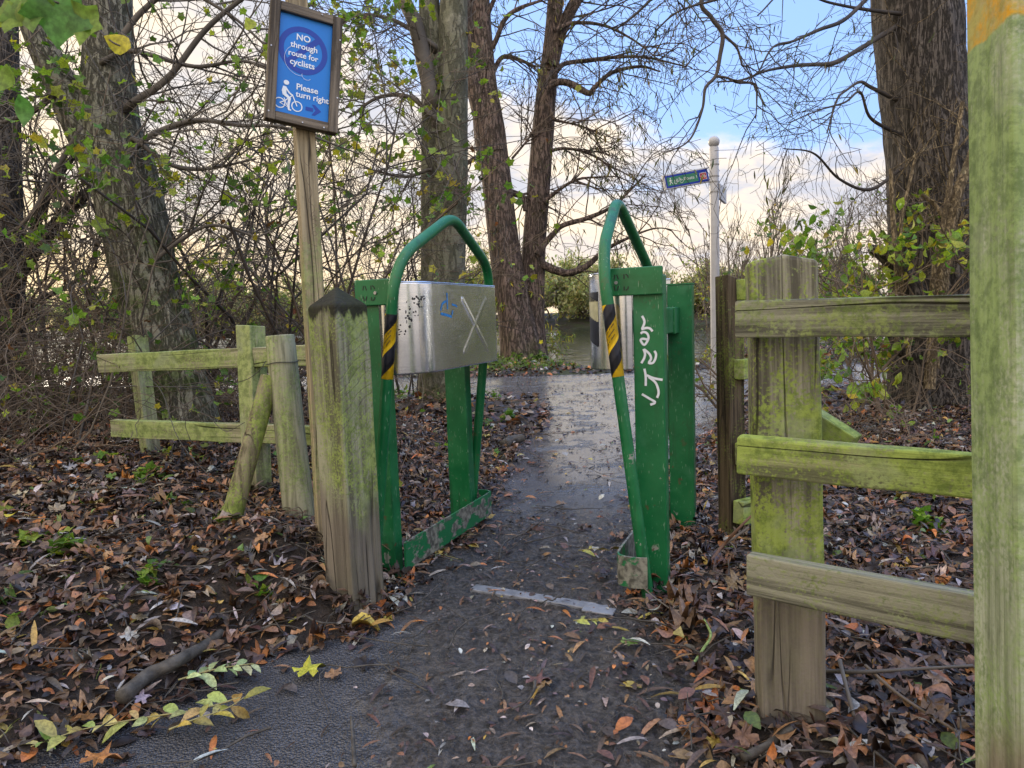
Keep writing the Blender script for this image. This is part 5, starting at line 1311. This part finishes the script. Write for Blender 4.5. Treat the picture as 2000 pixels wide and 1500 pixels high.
# dead twigs lying about
TL = Twigs(311)
def lay_twig(x, y, L, r, up=.0, br=True):
    a = TL.r.uniform(0, 2 * math.pi); d = np.array([math.cos(a), math.sin(a), 0]); n_ = 6; p = np.array([x, y, 0.0]); P = []
    for i in range(n_ + 1):
        z = gz(p[0], p[1]) if path_dist(p[None, :2])[0] > 0 else .006
        P.append(np.array([p[0], p[1], z + .012 + r + up * i / n_ + .008 * TL.r.random()]))
        d = d + TL.r.normal(0, .22, 3) * np.array([1, 1, 0]); d /= np.linalg.norm(d); p = p + d * L / n_
    TL.runs.append((np.array(P), np.linspace(r, r * .5, n_ + 1), 5))
    if br and L > .2:
        q = P[3]; a2 = a + TL.r.choice([-1, 1]) * .7; e = q + np.array([math.cos(a2), math.sin(a2), .05]) * L * .35
        TL.runs.append((np.array([q + (e - q) * t for t in np.linspace(0, 1, 7)]), np.linspace(r * .6, r * .3, 7), 4))
Pt, dt = lit_points(3200, -3.6, 3.0, .85, 5.2, TL.r)
for (x, y), dd in zip(Pt, dt):
    if abs(x) > .78 * y + .2: continue
    if dd > 0 and TL.r.random() < .62 or dd <= 0 and TL.r.random() < (.20 if y < 3.3 and x > -.45 else .07): lay_twig(x, y, TL.r.uniform(.06, .34), TL.r.uniform(.0012, .0034), .0 if dd <= 0 else TL.r.random() * .05)
# fibrous roots on the mound beside the gatepost
RT_ = Twigs(317)
for k in range(230):
    a = on_ground(TL.r.uniform(560, 690), TL.r.uniform(1030, 1190)); x, y = a[0], a[1] + .12
    if path_dist(np.array([[x, y]]))[0] < .03: continue
    q = np.array([x, y, gz(x, y) + .01]); RT_.grow(q, (TL.r.normal() * .6, -.6 + TL.r.normal() * .4, TL.r.uniform(-.5, .5)), TL.r.uniform(.06, .2), TL.r.uniform(.0012, .0026), 0, dict(UOPT, up=-.12))
o = RT_.build('root_tangle', M['twig_brown'], None); tag(o, 'matted fibrous roots spilling down the mound beside the square gatepost', 'roots', None, 'stuff')
o = TL.build('twig_litter', M['log_bark'], None); tag(o, 'loose dead twigs and roots strewn over mud and leaves', 'twigs', None, 'stuff')

# green weeds growing through the litter by the double trunk
def weed(x, y, n_, L, T, pal, label, seed, name='weed', cat='plant', w=None, stemh=.10, group=None):
    r = np.random.default_rng(seed); z = gz(x, y); base = np.array([x, y, z]); t = thing(name, base, label, cat, group); tw = Twigs(seed)
    for k in range(n_):
        d = np.array([r.normal() * .7, r.normal() * .7, 1]); tw.grow(base + np.array([r.normal() * .025, r.normal() * .025, -.02]), d, stemh * r.uniform(.6, 1.3), .0018, 0, dict(UOPT, up=.0, leaf=.75, seg=4))
    tw.build('stems', M['moss_twig'], t); tw.foliage('foliage', t, T, L, pal, w or [1] * len(pal), 2, .45, None, .015)
PG = [(.07, .15, .025), (.12, .22, .035), (.18, .28, .04)]
WD = [(735 + 40, 800, 'nettle clump at the left foot of the double trunk'), (800, 775, 'nettle clump behind the hoop base, nearest the lakeside path'), (775, 850, 'small weed in the leaves left of the double trunk, under the steel wing'), (960, 790, 'creeping weed at the leaf edge right of the double trunk'), (985, 830, 'green weed at the path edge just past the barrier'), (860, 910, 'sprouting weed among leaves inside the left barrier frame'),
      (940, 850, 'ivy-like weed between the barrier rear leg and the path edge'), (1010, 712, 'dark ivy tuft at the left foot of the twin-stemmed willow'), (1050, 712, 'leafy ivy clump at the right foot of the twin-stemmed willow')]
for k, (px, py, lb) in enumerate(WD):
    q = on_ground(px, py); weed(q[0], q[1], 9 if k != 5 else 5, (.05, .09) if q[1] > 5 else (.035, .06), T_OVAL2 if k % 2 else T_FIELD, PG, lb, 400 + k, 'weed', 'weed', None, .16 if q[1] > 6 else .09)
SG = 'small green seedlings dotted over the left bank'
for k, (px, py) in enumerate([(60, 1130), (165, 1060), (300, 1000), (190, 1210), (275, 1165), (430, 1075), (390, 960), (520, 1030), (335, 1045), (30, 1250), (140, 1290), (560, 950), (240, 940), (480, 1160)]):
    q = on_ground(px, py, .10); weed(q[0], q[1], 2 + k % 3, (.03, .058), (T_FIELD, T_OVAL2)[k % 2], [(.16, .27, .03), (.25, .33, .05), (.10, .2, .03)], 'small green seedling among the fallen leaves of the left bank', 460 + k, 'seedling', 'plant', None, .05, SG)
for k, (px, py, lb, nm) in enumerate([(1760, 975, 'bright green maple seedling between the middle and bottom rails', 'maple_seedling'), (1815, 1050, 'smaller maple seedling below the middle rail, nearer the marker post', 'maple_seedling'), (1730, 1150, 'mossy fern sprig behind the bottom rail', 'fern_sprig'), (210, 980, 'tiny green seedling on the leafy bank below the broken fence', 'maple_seedling'), (90, 1075, 'green maple seedling at the left edge of the leafy bank', 'maple_seedling'), (120, 1140, 'green seedling beside a pale sprig low on the left bank', 'maple_seedling'), (460, 995, 'little green seedling at the foot of the mossy strut', 'maple_seedling')]):
    q = on_ground(px, py, .08 if px < 1000 else .05); weed(q[0], q[1], 3, (.045, .08), T_FIELD, [(.16, .27, .03), (.25, .33, .04), (.10, .2, .03)], lb, 430 + k, nm, 'plant', None, .07)
vr = np.random.default_rng(5); ct_ = []
P = np.column_stack([vr.uniform(-3, 3, 5000), vr.uniform(11, 15.4, 5000)]); dd = path_dist(P); P = P[(dd > .25) & (P[:, 1] < shore(P[:, 0]) - .1)]
h = ground_h(P); ct_.append(scatter(tmpl_blade([.03, .03, .025, .005], .4, .9), np.column_stack([P, h + .03]), vr.uniform(.08, .2, len(P)), 1.0, pick(PG, (1, 1, 1), len(P), vr), vr))
o = np_mesh('verge_grass', ct_, M['leaf']); tag(o, 'rough green grass on the lake verge round the willow', 'grass', None, 'stuff')

# ------------------------------------------------------------------ single sprigs, sticks and leaves that stand out
def gpt(px, py, lift=.0):
    q = on_ground(px, py, 0)
    for _ in range(4):
        z = gz(q[0], q[1]) if path_dist(q[None, :2])[0] > 0 else .006
        q = on_ground(px, py, z + .02 + lift)
    return q
def sprig(pix, n_, size, pal, label, seed, T=None, name='leaf_sprig', spread=.9, stem=(.30, .26, .10)):
    T = T or tmpl_blade([.02, .15, .2, .15, .01], .3, .4); r = np.random.default_rng(seed)
    line = smooth_line([gpt(*p, .022) for p in pix], 24); o0 = line[0]
    t = thing(name, o0, label, 'sprig'); mb = MB(); mb.tube(line, np.linspace(.0022, .0010, 24), 5); st = mb.build('stem', simple_once('sprig stem', stem), t, None, True)
    V, F = T; Q = []
    for k in range(n_):
        i = 2 + (20 * k) // max(1, n_ - 1); i = min(i, 22); side = 1 if k % 2 else -1
        d = line[i + 1] - line[i - 1]; d /= np.linalg.norm(d); X_ = d * math.cos(spread) + np.cross(ZUP, d) * side * math.sin(spread); X_ += ZUP * r.normal(.12, .3) + np.cross(ZUP, d) * r.normal(0, .25); X_ /= np.linalg.norm(X_)
        Z_ = ZUP + r.normal(0, .5, 3); Z_ -= X_ * (Z_ @ X_); Z_ /= np.linalg.norm(Z_); Y_ = np.cross(Z_, X_)
        Q.append(line[i] + (V[:, :1] * X_ + V[:, 1:2] * Y_ + V[:, 2:] * Z_) * size * r.uniform(.55, 1.2))
    np_mesh('leaflets', [(np.array(Q), F, pick(pal, [1] * len(pal), n_, r, .12))], M['litter'], t, o0)
_once = {}
def simple_once(nm, col):
    if nm not in _once: _once[nm] = simple(nm, col, .6)
    return _once[nm]
PALE = [(.30, .38, .17), (.36, .42, .22)]; YG = [(.40, .40, .14), (.34, .33, .10), (.42, .32, .10), (.25, .30, .08)]
sprig([(348, 1328), (400, 1312), (450, 1302), (496, 1296)], 15, .050, PALE, 'pale green feathered sprig lying on the tarmac edge beside the dead branch', 1)
sprig([(470, 1362), (390, 1385), (280, 1402), (160, 1425), (60, 1458)], 21, .062, YG, 'long yellow-green sprig lying along the lower left tarmac edge', 2)
sprig([(330, 1425), (380, 1405), (440, 1385), (480, 1360)], 9, .055, [(.35, .30, .05), (.22, .2, .04), (.3, .2, .05)], 'yellowing olive sprig lying on bare tarmac below the long sprig', 3)
sprig([(70, 1200), (100, 1190), (142, 1172)], 11, .040, [(.16, .24, .09), (.22, .3, .12)], 'dull green fern-like sprig on the left bank', 4)
sprig([(235, 1125), (270, 1112), (318, 1095)], 9, .046, [(.14, .20, .12), (.10, .16, .09)], 'grey-green ash sprig beside the big green leaf on the bank', 5)
sprig([(0, 1440), (50, 1400), (100, 1380)], 8, .055, YG, 'yellow sprig in the bottom left corner of the bank', 6)
sprig([(1120, 1212), (1150, 1210), (1180, 1208)], 6, .042, [(.42, .40, .10), (.34, .32, .08)], 'small yellow sprig in the mud beside the loose grey plate', 7)
sprig([(850, 1080), (870, 1085), (895, 1092)], 6, .040, [(.22, .26, .16), (.16, .2, .1)], 'grey-green sprig in the mud inside the gap by the left barrier', 8)
sprig([(1130, 1075), (1160, 1072), (1190, 1075)], 4, .05, [(.38, .34, .06)], 'yellow leaf pair lying in the mud near the graffitied barrier', 9)
def big_leaf(px, py, size, col, T, label, seed, lift=.01, yaw=0.0):
    q = gpt(px, py, lift); r = np.random.default_rng(seed); V, F = T
    Rm = rotmats(1, .12, r, np.array([yaw])); Q = np.einsum('nij,kj->nki', Rm, V - np.array([.4, 0, 0])) * size + q[None, None, :]
    o = np_mesh('fallen_leaf', [(Q, F, np.array([col]))], M['litter'], None, q); tag(o, label, 'leaf')
big_leaf(345, 1098, .10, (.10, .24, .035), T_OVAL2, 'large glossy green leaf lying on the leafy bank', 1, .03, .3)
big_leaf(603, 1306, .075, (.42, .42, .05), T_MAPLE[0], 'bright yellow-green maple leaf alone on the dark tarmac', 2, 0, .6)
big_leaf(375, 1078, .05, (.45, .22, .02), T_MAPLE[1], 'small orange leaf above the large green leaf', 3, .03)
big_leaf(705, 1218, .11, (.48, .36, .07), T_CURL, 'curled yellow leaf at the foot of the square gatepost', 4, .005, .1)
big_leaf(738, 1216, .07, (.42, .26, .08), T_OVAL, 'tan leaf lying at the gatepost foot, right of the curled yellow one', 5, .005, .4)
big_leaf(578, 1208, .09, (.42, .38, .05), T_WILLOW, 'long yellow leaf standing up in the litter left of the gatepost foot', 6, .03, 1.3)
big_leaf(1445, 1362, .12, (.42, .46, .34), T_WILLOW, 'long pale willow leaf by the foot of the broad fence post', 7, .02, 1.0)
big_leaf(385, 1484, .10, (.40, .46, .48), T_WILLOW, 'pale silvery willow leaf at the bottom edge of the tarmac', 8, 0, .7)
big_leaf(195, 1478, .07, (.40, .17, .05), T_MAPLE[0], 'orange oak leaf near the bottom left edge of the tarmac', 9, 0, .2)
big_leaf(1340, 1215, .09, (.17, .11, .07), T_MAPLE[2], 'big curled brown leaf beside the foot of the graffitied barrier', 10, .03)
big_leaf(1330, 1165, .08, (.20, .12, .07), T_MAPLE[2], 'curled brown maple leaf between the barrier foot and the fence post', 11, .04, 2.)
big_leaf(1250, 1250, .09, (.50, .50, .45), T_WILLOW, 'pale willow leaf on the mud edge below the graffitied barrier', 12, .006, 2.2)
big_leaf(1215, 1415, .05, (.36, .13, .04), T_OVAL, 'small orange leaf in the mud in front of the gap', 13, 0, .5)
big_leaf(20, 1005, .05, (.48, .42, .03), T_OVAL2, 'yellow leaf at the left edge of the bank', 14, .03)
def stick(pix, r0, r1, mat, label, name='stick', fork=None, cat='stick'):
    line = smooth_line([gpt(px, py, l) for px, py, l in pix], 22); o0 = line[0]
    mb = MB(); sd = len(label)
    mb.tube(line, np.linspace(r0, r1, 22), 10, True, 0, lambda rad, a, i, k: rad * (1 + .22 * mnoise.noise(Vector((math.cos(a) * 1.3, math.sin(a) * 1.3, i * .45 + sd)))))
    if fork: f = smooth_line([line[fork[0]]] + [gpt(px, py, l) for px, py, l in fork[1]], 10); mb.tube(f, np.linspace(r1 * .8, r1 * .4, 10), 6)
    o = mb.build(name, mat, None, o0, True); tag(o, label, cat)
stick([(238, 1362, .03), (290, 1320, .038), (345, 1292, .04), (400, 1260, .035), (432, 1236, .025)], .018, .014, M['log_bark'], 'thick dead branch lying on the leaves at the tarmac edge', 'fallen_branch', None, 'branch')
stick([(985, 868, .02), (1000, 860, .025), (1020, 855, .02)], .035, .03, M['log_bark'], 'short dark log end at the path edge beyond the barriers', 'fallen_branch', None, 'branch')
stick([(1385, 1100, .01), (1410, 1068, .04), (1440, 1035, .10), (1475, 1000, .15)], .006, .004, simple('rusty brown stick', (.14, .075, .045), .7), 'straight reddish stick propped against the broad fence post')
stick([(1400, 1075, .01), (1432, 1052, .05), (1462, 1030, .08)], .005, .004, M['twig_grey'], 'grey forked stick beside the reddish stick at the broad post', 'stick', (8, [(1436, 1072, .02), (1434, 1085, .01)]))
stick([(1352, 1300, .01), (1372, 1270, .02), (1388, 1240, .02), (1375, 1210, .025)], .004, .003, M['moss_twig'], 'crooked lichen-green twig on the leaves left of the broad fence post')
stick([(975, 1090, .0), (985, 1060, .0), (1025, 1040, .005), (1060, 1015, .0)], .004, .0025, M['log_bark'], 'forked wet twig in the middle of the gap', 'stick', (10, [(980, 1078, .004), (950, 1072, 0)]))
stick([(1025, 1060, .0), (1070, 1050, .006), (1110, 1040, .0)], .003, .002, M['log_bark'], 'thin wet twig right of the forked one in the gap')
stick([(693, 1495, .0), (690, 1450, .0), (686, 1400, .0)], .005, .003, M['log_bark'], 'dark bent twig lying on the tarmac at the bottom of the scene')
stick([(1045, 1330, .0), (1042, 1350, .004), (1025, 1372, .0), (1000, 1385, .0)], .004, .002, M['log_bark'], 'curved wet twig lying in the mud in front of the barriers')
stick([(1600, 1310, .03), (1680, 1312, .05), (1760, 1308, .05), (1900, 1300, .04)], .005, .003, M['twig_grey'], 'long grey stick lying level below the bottom rail')
stick([(1640, 1290, .06), (1650, 1330, .04), (1668, 1400, .0)], .005, .004, M['twig_grey'], 'short grey stick leaning beside the broad fence post foot')
stick([(1690, 1300, .05), (1760, 1360, .03), (1870, 1430, .02)], .004, .003, M['twig_brown'], 'brown stick slanting towards the marker post foot')
stick([(1450, 1480, .0), (1500, 1455, .01), (1545, 1420, .02)], .009, .007, M['log_bark'], 'dark stick at the broad fence post foot in the front corner')
stick([(700, 1105, .0), (770, 1100, .01), (830, 1082, .02), (900, 1098, .0)], .003, .002, M['twig_grey'], 'long thin pale twig in front of the left barrier kick rail')
stick([(1240, 1130, .03), (1270, 1160, .02), (1310, 1190, .01)], .003, .002, M['twig_grey'], 'thin twig leaning on the scuffed kick rail of the graffitied barrier')
# stone by the gatepost foot
q = gpt(655, 1188); bm = bmesh.new(); bmesh.ops.create_icosphere(bm, subdivisions=3, radius=.022)
for v_ in bm.verts: v_.co = Vector((v_.co.x * .9, v_.co.y, v_.co.z * 1.0)) * (1 + .3 * mnoise.noise(v_.co * 40))
me = bpy.data.meshes.new('stone'); bm.to_mesh(me); bm.free(); o = link('stone', me, simple('pale stone', (.24, .21, .17), .8, 0, .3, 60), None, q); tag(o, 'pale rounded stone tucked against the foot of the square gatepost', 'stone')

# ------------------------------------------------------------------ leaves hanging close to the lens, top left
def hanging(rows, twig, d, label, T, seed):
    r = np.random.default_rng(seed); tp = smooth_line([at(*p, d) for p in twig], 20); o0 = tp[0]; t = thing('hanging_twig', o0, label, 'twig')
    mb = MB(); mb.tube(tp, .0011, 5); mb.build('stem', M['twig_grey'], t, None, True); V, F = T; Q = []; C_ = []
    for px, py, wpx, ang, col in rows:
        s_ = wpx * d / FPX; X_ = RT * math.cos(ang) - UP * math.sin(ang); Y_ = RT * math.sin(ang) + UP * math.cos(ang); N_ = -FW
        w_ = r.normal(0, .3, 3); X_ = X_ + w_ * .5; X_ /= np.linalg.norm(X_); Y_ = Y_ - X_ * (Y_ @ X_); Y_ /= np.linalg.norm(Y_); N_ = np.cross(X_, Y_)
        Q.append(at(px, py, d) + ((V[:, :1] - .4) * X_ + V[:, 1:2] * Y_ + V[:, 2:] * N_) * s_); C_.append(col)
    np_mesh('leaves', [(np.array(Q), F, np.array(C_))], M['leaf'], t, o0)
gA, gB = (.10, .24, .05), (.36, .40, .03)
hanging([(120, 25, 130, .5, gA), (55, 10, 110, 2.4, (.16, .28, .04)), (165, 45, 80, 1.6, (.2, .30, .04)), (20, 30, 70, 2.9, (.22, .32, .04))], [(-40, -120), (60, -20), (130, 10), (190, 20)], .62, 'big blurred green leaves on a twig close to the camera in the top left', T_FIELD, 1)
hanging([(230, 84, 66, .4, (.52, .44, .03)), (45, 210, 60, 1.2, gA), (10, 150, 60, 1.9, (.2, .3, .04))], [(60, -140), (120, -20), (205, 70), (235, 90)], .8, 'yellow oval leaf hanging on a twig in front of the leaning tree', T_OVAL2, 2)
hanging([(488, 47, 42, 1.3, (.34, .40, .03)), (520, -30, 40, .3, gA)], [(540, -140), (515, -40), (492, 30)], 1.3, 'small round yellow-green leaf hanging left of the blue notice', T_OVAL2, 3)

# ------------------------------------------------------------------ sky, sun
SUN_EL, SUN_AZ = math.radians(11), math.radians(-32)
w = bpy.data.worlds.new('World'); SC.world = w; w.use_nodes = True
nt = NT(w.node_tree); nt.n.clear()
out = nt.n.new('ShaderNodeOutputWorld'); bg = nt.n.new('ShaderNodeBackground'); nt.l.new(bg.outputs[0], out.inputs[0])
sky = nt.n.new('ShaderNodeTexSky'); sky.sky_type = 'NISHITA'; sky.sun_disc = False; sky.sun_elevation = SUN_EL; sky.sun_rotation = SUN_AZ
sky.air_density = 1.2; sky.dust_density = .6; sky.ozone_density = 2.0
tc = nt.n.new('ShaderNodeTexCoord'); d = tc.outputs['Generated']
sep = nt.add('ShaderNodeSeparateXYZ', None, Vector=d); dx, dy, dz = sep.outputs
den = nt.math('ADD', nt.math('MAXIMUM', dz, 0.0), .22)
cv = nt.add('ShaderNodeCombineXYZ', None, X=nt.math('DIVIDE', dx, den), Y=nt.math('DIVIDE', dy, den), Z=0.35)
n1 = nt.noise(nt.mapping(cv.outputs[0], (1, 1, 1), (0, 0, 0), (1.7, .4, 0)), 1.15, 9, .58, .25)
n2 = nt.noise(nt.mapping(cv.outputs[0], (1, 1, 1), (0, 0, 0), (4.3, 1.1, 2)), 2.6, 7, .6)
low = nt.step(dz, .02, .42, .24, -.13)
lft = nt.step(dx, -.75, .35, .34, -.02)
back = nt.step(dy, -.3, .25, .16, 0)
mask = nt.step(nt.math('ADD', nt.math('ADD', n1, low), nt.math('ADD', lft, back)), .50, .63)
warm = nt.step(nt.math('ADD', dx, nt.math('MULTIPLY', dz, 1.2)), -.75, .5, 1, 0)
lit = nt.mix(warm, (7.5, 6.4, 5.1), (8.7, 7.0, 4.6))
shade = nt.mix(warm, (3.9, 4.2, 5.1), (7.6, 6.6, 5.3))
cc = nt.mix(nt.step(n2, .38, .60), shade, lit)
glow = nt.step(dz, .0, .20, 1, 0)
cc = nt.mix(nt.math('MULTIPLY', glow, .6), cc, nt.mix(warm, (7.6, 6.1, 4.4), (9.2, 6.3, 2.6)))
blue = nt.mix(.72, nt.mix(1.0, sky.outputs[0], (1.35, 1.3, 1.5), 'MULTIPLY'), (2.7, 4.5, 8.6))
full0 = nt.mix(mask, blue, cc)
boost = nt.math('ADD', nt.math('ADD', 1.0, nt.math('MULTIPLY', nt.math('MULTIPLY', nt.step(dy, -.45, .15, 1, 0), nt.step(dz, .18, .42)), .85)), nt.math('MULTIPLY', nt.step(dz, .48, .75), .50))  # extra brightness added to the unseen sky behind the camera and overhead, as fill
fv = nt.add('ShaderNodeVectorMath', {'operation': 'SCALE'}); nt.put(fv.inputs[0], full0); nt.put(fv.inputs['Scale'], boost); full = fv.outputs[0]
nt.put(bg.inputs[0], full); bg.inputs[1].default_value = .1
ld = bpy.data.lights.new('sun', 'SUN'); ld.energy = 1.2; ld.angle = math.radians(12); ld.color = (1.0, .86, .66)
lo = bpy.data.objects.new('sun', ld); COL.objects.link(lo)
sd = Vector((math.sin(SUN_AZ) * math.cos(SUN_EL), math.cos(SUN_AZ) * math.cos(SUN_EL), math.sin(SUN_EL)))
lo.rotation_euler = sd.to_track_quat('Z', 'Y').to_euler(); lo.location = (-6, 4, 6)
SC.view_settings.exposure = 0.8
